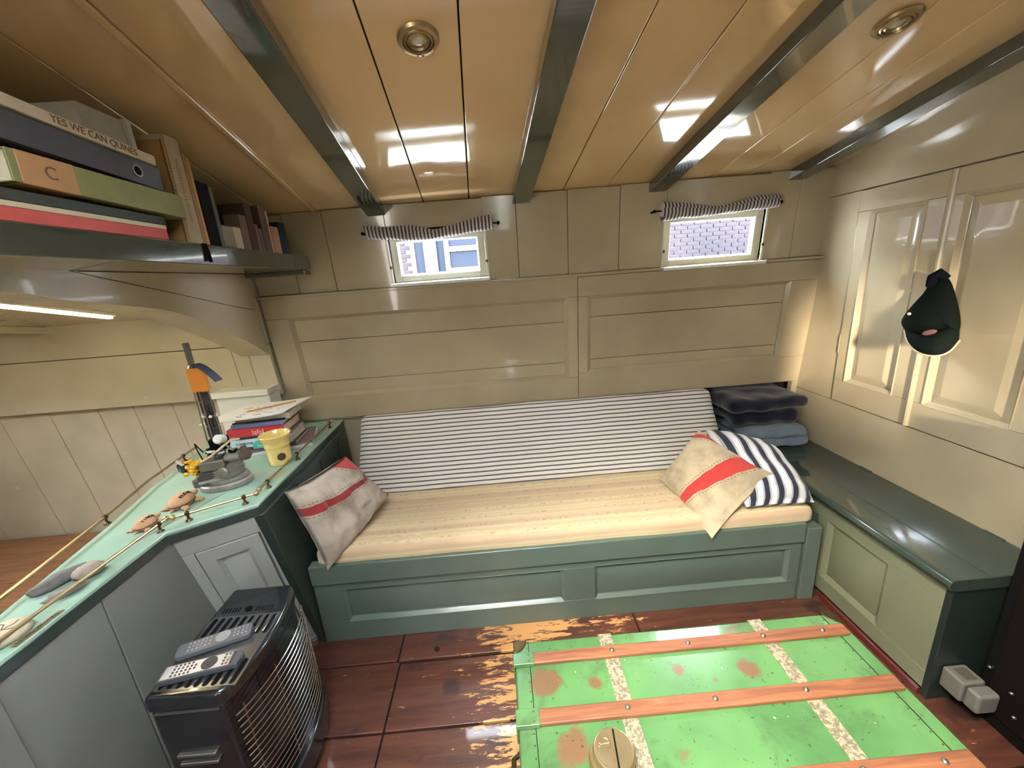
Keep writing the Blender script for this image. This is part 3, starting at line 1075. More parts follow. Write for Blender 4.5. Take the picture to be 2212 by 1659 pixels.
flatbook(.62, 1.200, Z0, .026, .24, (196, 84, 78), 'red folder at the bottom of the flat pile', x=-.893)
flatbook(.64, 1.206, 1.695, .011, .23, (206, 190, 162), 'cream bound sheaf lying on the red folder', x=-.896)
flatbook(.66, 1.212, 1.7070, .022, .22, (52, 56, 52), 'dark green-black folder lying under the green book', x=-.898)
gb = flatbook(.86, 1.268, 1.737, .060, .10, (134, 134, 84), 'olive green book with tan end lying in the pile', x=-.885, tilt=-.03, yaw=-.04)
m = wm(gb)
obj('tan_quarter', MB().box(-.10, .0012, -.19, -.085, -.001, .061, m), plain('tan_quarter_bind', (178, 134, 92), .6), gb, .002)
text('spine_mark', 'C', .035, m @ frame((.0016, -.135, .03), (0, 1, 0), (0, 0, 1), (1, 0, 0)), M['clayd'], gb)
bi = flatbook(.78, 1.232, 1.810, .058, .19, (74, 74, 82), 'dark grey ring binder with a finger hole in the pile', x=-.893, tilt=-.055, name='ring_binder', cat='binder')
m = wm(bi)
yb = flatbook(.80, 1.222, 1.870, .024, .19, (208, 194, 170), 'beige book with a printed spine on top of the pile', x=-.888, tilt=-.055)
m2 = wm(yb)
text('spine_title', 'YES WE CAN QUINES', .021, m2 @ frame((.0006, .055, .0125), (0, 1, 0), (0, 0, 1), (1, 0, 0)), M['clayd'], yb, sx=1.0)
obj('finger_ring', MB().lathe([(.015, 0), (.015, .002), (.011, .002), (.011, 0)], 18, m @ frame((.0002, .15, .03), (0, 1, 0), (0, 0, 1), (1, 0, 0))), M['steel'], bi)
obj('finger_hole', MB().lathe([(.011, 0), (.011, .0012)], 18, m @ frame((.0002, .15, .03), (0, 1, 0), (0, 0, 1), (1, 0, 0))), M['blackm'], bi)
mg = thing('magazine_box', (-1.0, 1.15, 1.890), 'grey-white card box lying on top of the flat pile', 'box')
obj('box_side', MB().box(-1.08, -.935, 1.222, 1.236, 1.890, 1.975), plain('grey_card', (184, 180, 170), .7), mg, .002)
obj('box_body', MB().box(-1.08, -.945, 1.10, 1.221, 1.893, 1.971), plain('grey_card2', (170, 166, 158), .7), mg, .003)

# ------------------------------------------------------------------ berth: plank bottom
bb = thing('berth_bottom', (-2, 1.2, .18), 'bare brown plank berth bottom behind the brass railed counter', 'berth')
for i, (a, b) in enumerate(((.30, .66), (.66, 1.02), (1.02, 1.40), (1.40, 1.78), (1.78, 2.20))):
    obj('berth_plank', MB().box(-3.54, -1.345, a+.001, b-.0015, .145, .18), M['berth'], bb, .002)

# ------------------------------------------------------------------ counter, its panels and corner cupboard
ZC = .80
ct = thing('green_counter', (-1.15, 1.2, ZC-.04), 'mint green painted counter top with brass rails round it', 'counter')
poly = [(-1.10, .30), (-1.10, 1.127), (-.888, 1.255), (-.912, 2.125), (-1.50, 2.125), (-1.50, 1.85), (-1.42, 1.45), (-1.345, 1.19), (-1.262, .82), (-1.235, .30)]
obj('top', MB().prism([(x, y) for x, y in poly], ZC-.012, ZC), M['mint'], ct, .003)
inner = [(x+.004 if x < -1.2 else x-.003, y) for x, y in poly]
obj('edge_band', MB().prism(inner, ZC-.045, ZC-.012), M['benchend'], ct, .003)
obj('joint_groove', MB().box(-1.262, -1.2605, .3, .82, 0, 0.001, tr(0, 0, ZC)).hexa([(-1.18, 1.03, ZC-.002), (-1.177, 1.03, ZC-.002), (-1.068, 1.36, ZC-.002), (-1.071, 1.36, ZC-.002)], [(-1.18, 1.03, ZC+.0006), (-1.177, 1.03, ZC+.0006), (-1.068, 1.36, ZC+.0006), (-1.071, 1.36, ZC+.0006)]), M['sofa'], ct)

lp = wlft
for a, b in ((.26, .668), (.668, .905), (.905, 1.30)):
    obj('panel_board', MB().box(-1.16, -1.108, a+.0015, b-.0015, 0, ZC-.045), M['grey_shade'], lp, .003)
obj('cover_strip', MB().box(-1.112, -1.100, .60, .668, 0, ZC-.045), M['grey_shade'], lp, .003)
obj('lining', MB().box(-1.34, -1.16, .26, 1.5, 0, .13), M['grey_shade'], lp)

# corner cupboard: raked diagonal face
TL, TR = Vector((-1.105, 1.135, .757)), Vector((-.892, 1.262, .757))
BR, BLf = Vector((-.908, 1.432, 0)), Vector((-1.118, 1.305, 0))
eu = (TR-TL).normalized()
ev = ((TL+TR)/2-(BR+BLf)/2).normalized()
en = eu.cross(ev).normalized()
DM = frame(BLf, eu, ev, en)
dw, dh = (TR-TL).length, (TL-BLf).length
cc = thing('corner_cupboard', (-.95, 1.6, 0), 'grey corner cupboard with a raised panel door beside the sofa', 'cupboard')
ci = MB()
ci.hexa([BLf+Vector((0, .002, 0))-en*.02, BR-en*.02, Vector((-.935, 2.09, 0)), Vector((-1.335, 2.09, 0))],
        [TL-en*.02, TR-en*.02, Vector((-.938, 2.09, .754)), Vector((-1.335, 2.09, .754))])
obj('carcass', ci, M['grey'], cc)
d0, d1 = .075, .195
obj('rail', MB().box(0, dw, dh-.075, dh, -.02, 0, DM), M['grey'], cc, .002)
obj('rail', MB().box(0, dw, 0, .05, -.02, 0, DM), M['grey'], cc, .002)
obj('stile', MB().box(0, .032, .05, dh-.076, -.02, 0, DM), M['grey'], cc, .002)
obj('stile', MB().box(dw-.026, dw, .05, dh-.076, -.02, 0, DM), M['grey'], cc, .002)
dd = obj('door', MB().box(.034, dw-.032, .052, dh-.078, -.02, -.012, DM).ringbox((.034, dw-.032, .052, dh-.078), (.078, dw-.074, .10, dh-.13), -.02, .002, .002, DM), M['grey'], cc, .002)
obj('door_moulding', MB().ringbox((.077, dw-.073, .099, dh-.129), (.088, dw-.084, .11, dh-.14), -.02, .003, -.009, DM), M['grey'], dd)
obj('door_panel', MB().frustum((.088, dw-.084, .11, dh-.14), (.105, dw-.10, .13, dh-.16), -.012, -.004, DM), M['grey'], dd)
se = thing('sofa_end_panel', (-.9, 1.7, 0), 'dark green raked end panel between corner cupboard and sofa', 'panel')
obj('side_board', MB().hexa([(-.905, 1.425, .0), (-.875, 1.425, 0), (-.875, 2.10, 0), (-.905, 2.10, 0)], [(-.908, 1.245, .757), (-.880, 1.262, .757), (-.905, 2.10, .757), (-.93, 2.10, .757)]), M['benchend'], se, .003)
for y in (1.50, 1.72, 1.93):
    obj('groove_bead', MB().box(-.8835, -.8825, y, y+.004, .48, .74), M['blackm'], se)
obj('toe_board', MB().hexa([BLf+en*.002, BR+en*.002, BR+en*.014, BLf+en*.014], [BLf+en*.002+ev*.035, BR+en*.002+ev*.035, BR+en*.012+ev*.035, BLf+en*.012+ev*.035]), M['redbase'], cc, .002)

# white box in the corner of the berth
wx = thing('white_corner_box', (-1.34, 2.03, ZC), 'white painted box with a lid in the hull corner of the counter', 'box')
obj('box_body', MB().box(-1.47, -1.20, 1.985, 2.085, ZC, 1.01), M['white'], wx, .003)
obj('box_lid', MB().box(-1.485, -1.195, 1.97, 2.085, 1.01, 1.042), M['white'], wx, .004)


# brass gallery rails
def rail(pts, posts, label, balls=(True, True), zz=ZC+.026):
    c = (Vector(pts[0])+Vector(pts[-1]))/2
    t = thing('brass_rail', (c.x, c.y, ZC), label, 'rail', 'brass gallery rails on the counter')
    P = [Vector((p[0], p[1], zz)) for p in pts]
    obj('bar', MB().tube(P, .0045, 10), M['brass'], t)
    for i, e in enumerate((P[0], P[-1])):
        if balls[i]:
            obj('finial', MB().ball(e, .0095, 10, 7), M['brass'], t)
    for f in posts:
        q = f*(len(P)-1)
        i = min(int(q), len(P)-2)
        p = P[i].lerp(P[i+1], q-i)
        obj('post', MB().lathe([(.011, 0), (.010, .003), (.004, .008), (.0035, zz-ZC-.006), (.0075, zz-ZC-.005), (.0085, zz-ZC), (.0065, zz-ZC+.006), (.002, zz-ZC+.009)], 12, tr(p.x, p.y, ZC)), M['brassd'], t)
    return t


rail([(-1.250, .30), (-1.275, .82), (-1.355, 1.19), (-1.43, 1.45), (-1.49, 1.80)], (.15, .52, .93), 'long thin brass rail along the berth side of the counter', (False, True))
rail([(-1.127, .30), (-1.124, 1.165)], (.2, .965), 'straight brass rail along the front edge of the long counter', (False, True))
rail([(-1.105, 1.168), (-.905, 1.285)], (.16, .84), 'short brass rail across the diagonal corner of the counter')
rail([(-.912, 1.315), (-.935, 2.03)], (.08, .42, .95), 'brass rail above the sofa end of the counter')

# ------------------------------------------------------------------ sofa
so = thing('bench_sofa', (.2, 1.7, 0), 'sea green panelled bench base of the built-in sofa', 'sofa')
YS = 1.424
SM = frame((0, YS, 0), (1, 0, 0), (0, 0, 1), (0, -1, 0))
X0, X1 = -.872, 1.245
framework(X0, X1, 0, .305, [(-.755, .196, .100, .268), (.330, 1.195, .098, .272)], so, SM, 'sofa', 0, .03)
for a, b, c, d in ((-.755, .196, .100, .268), (.330, 1.195, .098, .272)):
    obj('moulding', MB().ringbox((a-.001, b+.001, c-.001, d+.001), (a+.014, b-.014, c+.014, d-.014), -.03, .004, -.012, SM), M['sofa'], so, .002)
    obj('raised_field', MB().box(a, b, c, d, -.03, -.017, SM).frustum((a+.014, b-.014, c+.014, d-.014), (a+.05, b-.05, c+.04, d-.04), -.017, -.008, SM), M['sofa'], so, .0015)
obj('front_rail', MB().box(X0+.002, X1, .306, .40, -.03, .014, SM), M['sofa'], so, .005)
obj('end_post', MB().box(1.252, 1.318, 0, .372, -.04, .012, SM), M['sofa'], so, .004)
obj('deck', MB().box(X0+.02, 1.30, YS+.03, 2.10, .34, .38), M['sofa'], so)
obj('inner_side', MB().box(1.30, 1.335, YS+.04, 2.10, 0, .40), M['benchend'], so)


def rbox(x0, x1, y0, y1, z0, z1, r, nx=30, ny=10, nz=5, wob=.004, sc=3.0, Mx=None, seedv=0.0):
    """soft cushion block with rounded edges and a slightly uneven surface"""
    bm = bmesh.new()
    bmesh.ops.create_cube(bm, size=1)
    bmesh.ops.scale(bm, vec=(x1-x0, y1-y0, z1-z0), verts=bm.verts)
    ex = [e for e in bm.edges if abs((e.verts[0].co-e.verts[1].co).normalized().x) > .9]
    ey = [e for e in bm.edges if abs((e.verts[0].co-e.verts[1].co).normalized().y) > .9]
    ez = [e for e in bm.edges if abs((e.verts[0].co-e.verts[1].co).normalized().z) > .9]
    bmesh.ops.subdivide_edges(bm, edges=ex, cuts=nx, use_grid_fill=True)
    ey = [e for e in bm.edges if abs((e.verts[0].co-e.verts[1].co).normalized().y) > .9]
    bmesh.ops.subdivide_edges(bm, edges=ey, cuts=ny, use_grid_fill=True)
    ez = [e for e in bm.edges if abs((e.verts[0].co-e.verts[1].co).normalized().z) > .9]
    bmesh.ops.subdivide_edges(bm, edges=ez, cuts=nz, use_grid_fill=True)
    hx, hy, hz = (x1-x0)/2, (y1-y0)/2, (z1-z0)/2
    b = MB()
    c = Vector(((x0+x1)/2, (y0+y1)/2, (z0+z1)/2))
    bm.verts.ensure_lookup_table()
    for v in bm.verts:
        p = v.co.copy()
        q = Vector((max(-hx+r, min(hx-r, p.x)), max(-hy+r, min(hy-r, p.y)), max(-hz+r, min(hz-r, p.z))))
        d = p-q
        if d.length > 1e-6:
            p = q+d.normalized()*min(r, max(abs(d.x), abs(d.y), abs(d.z))) if d.length > r else p
        n = noise.noise_vector(Vector((p.x*sc+seedv, p.y*sc, p.z*sc)))
        p = p+n*wob+c
        b.v.append(Mx @ p if Mx else p)
    b.f = [tuple(v.index for v in f.verts) for f in bm.faces]
    bm.free()
    return b


sc_ = obj('seat_cushion', rbox(-.84, 1.285, 1.425, 1.99, .384, .460, .026, 70, 22, 6, .004, 4), M['seat'], None, 0, 60)
tag(sc_, 'pale cream striped seat cushion lying along the green bench', 'cushion')
# gathered creases across the front of the seat cloth
for p in sc_.data.vertices:
    x, y, z = p.co
    if z > .43 and y < 1.62:
        p.co.z += .004*math.sin(x*95+2*noise.noise(Vector((x*4, y*6, 0))))*max(0, 1-abs(y-1.47)/.16)*(.3+.7*max(0, noise.noise(Vector((x*3.1, 3, 1)))+.3))
# back cushion: leans from the seat up to under the wall panel
CBM = frame((0, 1.845, .462), (1, 0, 0), Vector((0, .215, .345)), Vector((1, 0, 0)).cross(Vector((0, .215, .345))))
bc_ = thing('back_cushion', (.2, 1.85, .47), 'long blue and white ticking back cushion on the sofa', 'cushion')
bc_.matrix_basis = CBM
obj('cover', rbox(-.80, 1.155, .0, .437, -.085, 0, .035, 60, 24, 6, .006, 3.5, CBM), M['ticking'], bc_, 0, 60)


# scatter cushions
def pillow(name, c, t, mat, label, N=30, pinch=.06, wr=.007, seedv=0.0, cat='pillow'):
    """c = four corners (uv 00,10,11,01)"""
    c = [Vector(p) for p in c]
    nrm = (c[1]-c[0]).cross(c[3]-c[0]).normalized()
    ctr = (c[0]+c[1]+c[2]+c[3])/4
    b = MB()
    uv = []
    for s in (1, -1):
        for i in range(N+1):
            for j in range(N+1):
                u, v = i/N, j/N
                a, d = 2*u-1, 2*v-1
                pu = .5+(a*(1-pinch*(1-d*d)*abs(a)**2))/2
                pv = .5+(d*(1-pinch*(1-a*a)*abs(d)**2))/2
                p = c[0].lerp(c[1], pu).lerp(c[3].lerp(c[2], pu), pv)
                h = max(0, (1-a**4)*(1-d**4))**.62
                w = noise.noise(Vector((u*5+seedv, v*5, s)))*wr*2+noise.noise(Vector((u*13+seedv, v*11, s)))*wr
                edge = min(1, 5*min(1-abs(a), 1-abs(d)))
                b.v.append(p+nrm*(s*t/2*h+w*edge))
                uv.append((u, v))
    n1 = (N+1)**2
    for s in (0, 1):
        for i in range(N):
            for j in range(N):
                q = (s*n1+i*(N+1)+j, s*n1+(i+1)*(N+1)+j, s*n1+(i+1)*(N+1)+j+1, s*n1+i*(N+1)+j+1)
                b.f.append(q if s == 0 else q[::-1])
    b.uv = uv
    o = obj(name, b, mat, None, 0, 60)
    bm = bmesh.new()
    bm.from_mesh(o.data)
    bmesh.ops.remove_doubles(bm, verts=[v for v in bm.verts if v.is_boundary], dist=.0015)
    bm.to_mesh(o.data)
    bm.free()
    o.data.transform(Matrix.Translation(-ctr))
    o.location = ctr
    return tag(o, label, cat)


RED, DKR = (186, 52, 52), (150, 40, 48)
M['flagL'] = flagcloth('linen_flag_left', [(.707, .707, -1.33, .15, (188, 62, 62), 0, .3), (.148, .989, -.728, .050, DKR, 0, -1), (1, .0, -.985, .03, RED, 0, .5)], (186, 172, 158))
M['flagR'] = flagcloth('linen_flag_right', [(.965, -.26, -.463, .04, RED, .085, -1), (-.55, .83, -.70, .035, (176, 60, 56), 0, -1)], (194, 176, 148))
pillow('linen_pillow', [(-.775, 1.385, .40), (-.600, 1.742, .52), (-.76, 1.715, .755), (-.845, 1.345, .79)], .15, M['flagL'], 'linen pillow with narrow red flag bands slumped by the corner cupboard', wr=.011, seedv=3)
pillow('linen_pillow', [(.735, 1.73, .485), (.812, 1.375, .395), (1.115, 1.47, .615), (.925, 1.745, .725)], .13, M['flagR'], 'linen pillow with a broad red band leaning on the navy striped pillow', wr=.005, seedv=8)
pillow('striped_pillow', [(.99, 1.44, .485), (1.275, 1.425, .49), (1.295, 1.73, .60), (.99, 1.80, .70)], .19, M['navy'], 'navy and white broad striped pillow behind the linen pillow', wr=.005, seedv=5, pinch=.03)

# ------------------------------------------------------------------ right bench
be = thing('side_bench', (1.52, 1.5, 0), 'dark green side bench with a rounded top along the cupboards', 'bench')
XB = 1.36
BM = frame((XB, 0, 0), (0, -1, 0), (0, 0, 1), (-1, 0, 0))
obj('carcass', MB().box(XB+.02, XR-.002, .995, 2.10, 0, .455), M['benchend'], be)
framework(-1.50, -.985, .03, .452, [(-1.44, -1.165, .10, .385)], be, BM, 'bench', 0, .022)
obj('front_board', MB().box(-2.08, -1.502, .03, .452, -.022, -.004, BM), M['bench'], be)
obj('moulding', MB().ringbox((-1.441, -1.164, .099, .386), (-1.42, -1.185, .12, .365), -.02, .002, -.012, BM), M['bench'], be, .002)
obj('raised_field', MB().box(-1.44, -1.165, .10, .385, -.022, -.015, BM).frustum((-1.42, -1.185, .12, .365), (-1.38, -1.225, .16, .325), -.015, -.006, BM), M['bench'], be)
M['bench_shade'] = paint('shaded_green_paint', (30, 40, 38), .35, .1)  # bench green darkened to put the corner's shade into the end board
obj('end_board', MB().box(XB-.001, XR-.002, .965, .985, 0, .455), M['bench_shade'], be, .002)
# bullnosed top
nose = [(-.001, -.045), (-.026, -.040), (-.034, -.022), (-.030, -.006), (-.016, .0)]
prof = [(XB+nx, .502+nz) for nx, nz in nose]+[(XR-.002, .502), (XR-.002, .457)]
tp = MB()
n = len(prof)
tp.add([(x, .955, z) for x, z in prof]+[(x, 2.11, z) for x, z in prof], [tuple(range(n-1, -1, -1)), tuple(range(n, 2*n))]+[(i, (i+1) % n, (i+1) % n+n, i+n) for i in range(n)])
obj('top', tp, M['benchtop'], be, .003)
for y in (1.60, 1.10):
    obj('hinge', MB().box(1.672, 1.688, y, y+.06, .501, .504), M['benchend'], be, .001)
st(obj('baseboard_right', MB().box(XB-.014, XB-.0005, .985, 1.41, 0, .028), M['redbase'], None, .003))


# folded clothes on the far end of the bench, colours darkened for the shade
def folded(name, x0, x1, y0, y1, z0, th, layers, col, label, seedv):
    mt = plain('cloth_%d_%d_%d' % col, col, .9, var=.3, scale=60, bump=.4, sheen=.3)
    t = thing(name, ((x0+x1)/2, (y0+y1)/2, z0), label, 'clothing')
    h = th/layers
    for i in range(layers):
        dx = .012*math.sin(seedv+i*2.1)
        obj('fold', rbox(x0+dx, x1+dx, y0+.01*math.cos(seedv*3+i), y1, z0+i*h, z0+(i+1)*h+.003, h*.46, 26, 26, 5, .013, 11, None, seedv+i), mt, t, 0, 70)
    return t


folded('folded_jeans', 1.27, 1.60, 1.90, 2.32, .516, .100, 2, (112, 130, 146), 'pale blue folded jeans at the bottom of the clothes pile', 1.0)
folded('folded_jersey', 1.22, 1.575, 1.93, 2.33, .630, .072, 1, (26, 30, 46), 'navy folded jersey, darkened for shade, lying on the pale jeans', 2.2)
folded('folded_jacket', 1.20, 1.62, 1.90, 2.34, .716, .066, 1, (24, 28, 42), 'navy folded jacket, darkened for shade, on top of the clothes pile', 4.1)

# ------------------------------------------------------------------ cap on the cupboard doors
cp = thing('baseball_cap', (1.69, 1.48, 1.2), 'dark green baseball cap hanging against the cupboard doors', 'cap')
M['capg'] = plain('cap_cotton', (17, 23, 20), .95, var=.3, scale=80, bump=.3, spec=.15)
M['capn'] = plain('cap_navy', (18, 20, 28), .95, var=.2, scale=80, bump=.3, spec=.15)
M['capt'] = plain('cap_trim', (196, 170, 140), .8)
def capp(px, py, x): return at(px, py, 0, x)


ol = [(2030, 592), (2052, 600), (2066, 640), (2077, 690), (2073, 720), (2050, 716), (2020, 722), (1990, 728), (1962, 722), (1945, 700), (1950, 684), (1975, 654), (2002, 626), (2005, 604)]
olc = chaikin(ol+[ol[0]], 2)[:-1]
cx_, cy_ = 2022, 678
b = MB()
RN = 9
nn = len(olc)
for r in range(RN+1):
    q = r/RN
    for px, py in olc:
        f_ = math.cos(q*math.pi/2)**.8
        lowness = max(0, min(1, (cy_+(py-cy_)*f_-600)/110))
        dep = (.02+.115*lowness)*math.sin(q*math.pi/2)
        b.v.append(capp(cx_+(px-cx_)*f_, cy_+(py-cy_)*f_, 1.672-.02*lowness-dep*.75))
for r in range(RN):
    for k_ in range(nn):
        j = (k_+1) % nn
        b.f.append((r*nn+k_, r*nn+j, r*nn+nn+j, r*nn+nn+k_))
b.f.append(tuple(range(nn-1, -1, -1)))
obj('crown', b, M['capg'], cp, 0, 80)
br = MB()
NB = 24
top_ = chaikin([(1952, 702), (1970, 722), (2000, 722), (2030, 715), (2055, 708), (2074, 700)], 2)
bot_ = chaikin([(1954, 714), (1960, 742), (1985, 764), (2020, 770), (2050, 762), (2072, 735)], 2)
def samp(p, q):
    x = q*(len(p)-1)
    i = min(int(x), len(p)-2)
    return (p[i][0]+(p[i+1][0]-p[i][0])*(x-i), p[i][1]+(p[i+1][1]-p[i][1])*(x-i))


for lay in (0, 1):
    for i in range(NB+1):
        q = i/NB
        a, c_ = samp(top_, q), samp(bot_, q)
        zz = math.sin(q*math.pi)
        for j in range(5):
            f = j/4
            br.v.append(capp(a[0]+(c_[0]-a[0])*f, a[1]+(c_[1]-a[1])*f, 1.655-.085*zz-.05*zz*math.sin(f*2.2)-.004*lay))
for lay in (0, 1):
    o_ = lay*(NB+1)*5
    for i in range(NB):
        for j in range(4):
            br.f.append((o_+i*5+j, o_+i*5+j+1, o_+i*5+5+j+1, o_+i*5+5+j))
for i in range(NB):
    a_ = (NB+1)*5
    br.f.append((i*5+4, i*5+9, a_+i*5+9, a_+i*5+4))
    br.f.append((i*5, i*5+5, a_+i*5+5, a_+i*5))
obj('brim', br, M['capg'], cp, 0, 60)
edge = [(br.v[i*5+4]+br.v[(NB+1)*5+i*5+4])/2 for i in range(NB+1)]
obj('brim_edge', MB().tube(edge, .0042, 6), M['capt'], cp)
obj('strap', MB().tube([capp(2008, 618, 1.64), capp(2016, 600, 1.63), capp(2030, 590, 1.63), capp(2048, 600, 1.65)], [.012, .018, .018, .010], 8), M['capn'], cp)
bp = capp(2008, 718, 1.535)
obj('badge', MB().ball((0, 0, 0), (.003, .026, .009), 10, 6, tr(*bp) @ Matrix.Rotation(-.35, 4, 'X')), plain('badge_pink', (112, 70, 66), .8), cp)
obj('button', MB().ball(capp(1964, 678, 1.60), .006, 8, 6), M['capt'], cp)
obj('hook', MB().tube([(1.69, 1.49, 1.36), (1.655, 1.49, 1.355), (1.65, 1.49, 1.375)], .004, 6), M['brassd'], cp)

# ------------------------------------------------------------------ trunk
TX0, TX1, TY0, TY1, TZ = -.032, 1.022, .40, 1.012, .36
tk = thing('steamer_trunk', (.5, .7, 0), 'green painted steamer trunk with wooden slats used as table', 'trunk')
obj('body', MB().box(TX0+.004, TX1-.004, TY0+.004, TY1-.004, .012, .26), M['trunk'], tk, .006)
obj('lid', MB().box(TX0, TX1, TY0, TY1, .263, TZ), M['trunk'], tk, .008)
obj('lid_lip', MB().box(TX0-.004, TX1+.004, TY0-.004, TY1+.004, .255, .272), M['steel'], tk, .002)
for i, (a, b) in enumerate(((.926, .962), (.757, .797), (.578, .618), (.43, .468))):
    s = obj('slat', MB().box(TX0+.035, TX1-.015, a, b, TZ, TZ+.013), M['slat'], tk, .004)
    for x in (.268, .505, .742, .93) if i % 2 == 0 else (.262, .50, .748):
        obj('rivet', MB().ball((x, (a+b)/2, TZ+.013), (.0075, .0075, .006), 10, 6), M['steel'], s)
    c_ = obj('end_clip', MB().box(TX0-.004, TX0+.058, a-.002, b+.002, TZ, TZ+.0145).box(TX0-.006, TX0, a-.002, b+.002, TZ-.05, TZ+.0145), M['trunk'], tk, .004)
    for yy in (a+.008, b-.008):
        obj('clip_nail', MB().ball((TX0+.042, yy, TZ+.0147), (.003, .003, .002), 6, 4), M['steel'], c_)
for x in (.262, .757):
    for a, b in ((.962, TY1), (.797, .926), (.618, .757), (.468, .578), (TY0, .43)):
        obj('tin_strap', MB().box(x-.021, x+.021, a, b, TZ-.0005, TZ+.0018), M['strap'], tk)
    obj('tin_strap', MB().box(x-.021, x+.021, TY1-.001, TY1+.0018, .02, TZ), M['strap'], tk)
for x in (TX0+.045, TX1-.045):
    obj('seam_bead', MB().box(x-.001, x+.001, TY0, TY1, TZ, TZ+.0008), M['blackm'], tk)
    nl = MB()
    for i in range(22):
        nl.ball((x-.006, TY0+.02+i*.027, TZ+.0006), (.0022, .0022, .0012), 6, 4)
    obj('seam_nails', nl, M['brassd'], tk, kind='stuff')
for sx in (0, 1):
    X = TX0 if sx == 0 else TX1
    s_ = 1 if sx == 0 else -1
    poly_ = [(0, 0)]+[(.042*math.cos(a*math.pi/16)*s_, -.042*math.sin(a*math.pi/16)) for a in range(9)]
    cb = MB().prism([(X-.003*s_+px_, TY1+.003+py_) for px_, py_ in poly_], TZ-.03, TZ+.003)
    obj('corner_cap', cb, M['brassd'], tk, .003)
obj('side_handle', MB().tube([(TX0-.004, .60, .20), (TX0-.022, .61, .20), (TX0-.024, .70, .20), (TX0-.022, .79, .20), (TX0-.004, .80, .20)], .007, 8), M['brassd'], tk)

# brass screw-top tin with an anchor
tp_ = at(1326, 1618, 2, .418)
bt = thing('brass_tin', (tp_.x, tp_.y, TZ), 'round brass tin with an anchor on its slotted lid', 'tin')
bm_ = tr(tp_.x, tp_.y, TZ+.0022) @ rotz(-.22)
obj('tin_body', MB().lathe([(.050, 0), (.053, .004), (.053, .030), (.050, .036)], 40, tr(-.006, -.003, 0) @ bm_), M['brass'], bt)
ld_ = obj('lid', MB().lathe([(.0475, .0340), (.0490, .038), (.0490, .051), (.046, .056), (.042, .057), (.040, .0565), (.0, .0565)], 40, bm_), M['brass'], bt)
obj('slot', MB().box(-.002, .002, -.042, .042, .0566, .0578, bm_ @ tr(.005, 0, 0) @ rotz(.12)), M['blackm'], ld_)
obj('slot_rib', MB().box(-.0046, -.0022, -.042, .042, .0566, .0592, bm_ @ tr(.005, 0, 0) @ rotz(.12)), M['brass'], ld_)
am = bm_ @ tr(-.021, .008, .0568) @ rotz(1.9) @ Matrix.Scale(.85, 4)
an_ = MB()
an_.tube([(0, -.014, 0), (0, .012, 0)], .0016, 6, M=am).tube([(-.006, .008, 0), (.006, .008, 0)], .0014, 6, M=am)
an_.tube([(.013*math.cos(math.pi+q*math.pi/8), -.004+.011*math.sin(math.pi+q*math.pi/8), 0) for q in range(9)], .0016, 6, M=am)
an_.tube([(.004*math.cos(q*math.pi/5), .015+.004*math.sin(q*math.pi/5), 0) for q in range(11)], .0011, 6, M=am)
obj('anchor_emblem', an_, M['brass'], ld_)

# ------------------------------------------------------------------ gas heater
hr = thing('gas_heater', (-.82, .95, 0), 'black cabinet heater with curved wire grille in front of the berth panel', 'heater')
HZ = .56
HX0, HXF, HB, HY0, HY1 = -.955, -.765, .048, .772, 1.138


def hfront(q, z=0.0):
    """bowed front of the heater, q 0..1 from near to far"""
    y = HY0+(HY1-HY0)*q
    return HXF+HB*(math.sin(max(0, min(1, q))*math.pi)**.6), y


def hplan(grow=0.0, k=1.0):
    p = [(HX0-grow, HY0-grow), ]
    for i in range(17):
        x, y = hfront(i/16)
        p.append((HXF+(x-HXF)*k+grow, y+grow*(2*i/16-1)))
    p.append((HX0-grow, HY1+grow))
    return p


obj('cabinet', MB().prism(hplan(-.006, .55), .03, HZ-.05), M['black'], hr, .006)
obj('top_cover', MB().prism(hplan(0, .9), HZ-.05, HZ), M['black'], hr, .014, seg=4)
obj('plinth', MB().prism(hplan(0.008, 1.25), .03, .12), M['black'], hr, .01)
for yy in (HY0+.05, HY1-.05):
    for xx in (HX0+.04, HXF):
        obj('castor', MB().tube([(xx, yy-.012, .018), (xx, yy+.012, .018)], .018, 14), M['blackm'], hr)
for i in range(17):
    z = .145+i*.0205
    pts = []
    for j in range(25):
        x, y = hfront(.02+.96*j/24)
        pts.append((HXF+(x-HXF)*1.0+.009, y, z))
    obj('grille_wire', MB().tube(pts, .0022, 6), M['chrome'], hr)
gl_ = MB()
for q in (.08, .36, .64, .92):
    x, y = hfront(q)
    gl_.tube([(x+.006, y, .13), (x+.006, y, .49)], .0022, 6)
obj('grille_upright', gl_, M['chrome'], hr)
obj('radiant_plate', MB().add(*(lambda P: ([(x-.03, y, z) for z in (.14, .49) for x, y in P], [(i, i+1, len(P)+i+1, len(P)+i) for i in range(len(P)-1)]))([hfront(.1+.8*j/12) for j in range(13)])), plain('heater_panel_grey', (92, 90, 94), .35, .4), hr)
# side handle recesses
for dz in (0, .028):
    obj('handle_slot', MB().box(HX0+.035, HX0+.135, HY0-.004, HY0+.01, .33+dz, .340+dz), M['steel'], hr, .003)
obj('name_plate', MB().box(HX0+.02, HXF-.01, HY0-.001, HY0+.004, HZ-.052, HZ-.048), M['steel'], hr)


def slot(cx, cy, L, w, parent):
    P = [(cx+w*math.cos(a*math.pi/6), cy+L/2-w+w*math.sin(a*math.pi/6)) for a in range(7)]+[(cx+w*math.cos(math.pi+a*math.pi/6), cy-L/2+w+w*math.sin(math.pi+a*math.pi/6)) for a in range(7)]
    o = obj('vent_slot', MB().prism(P, HZ-.004, HZ+.0006), M['blackm'], parent)
    rr = [Vector((x, y, HZ+.0002)) for x, y in P]
    obj('slot_rim', MB().tube(rr+[rr[0]], .0016, 6, False), M['black'], o)


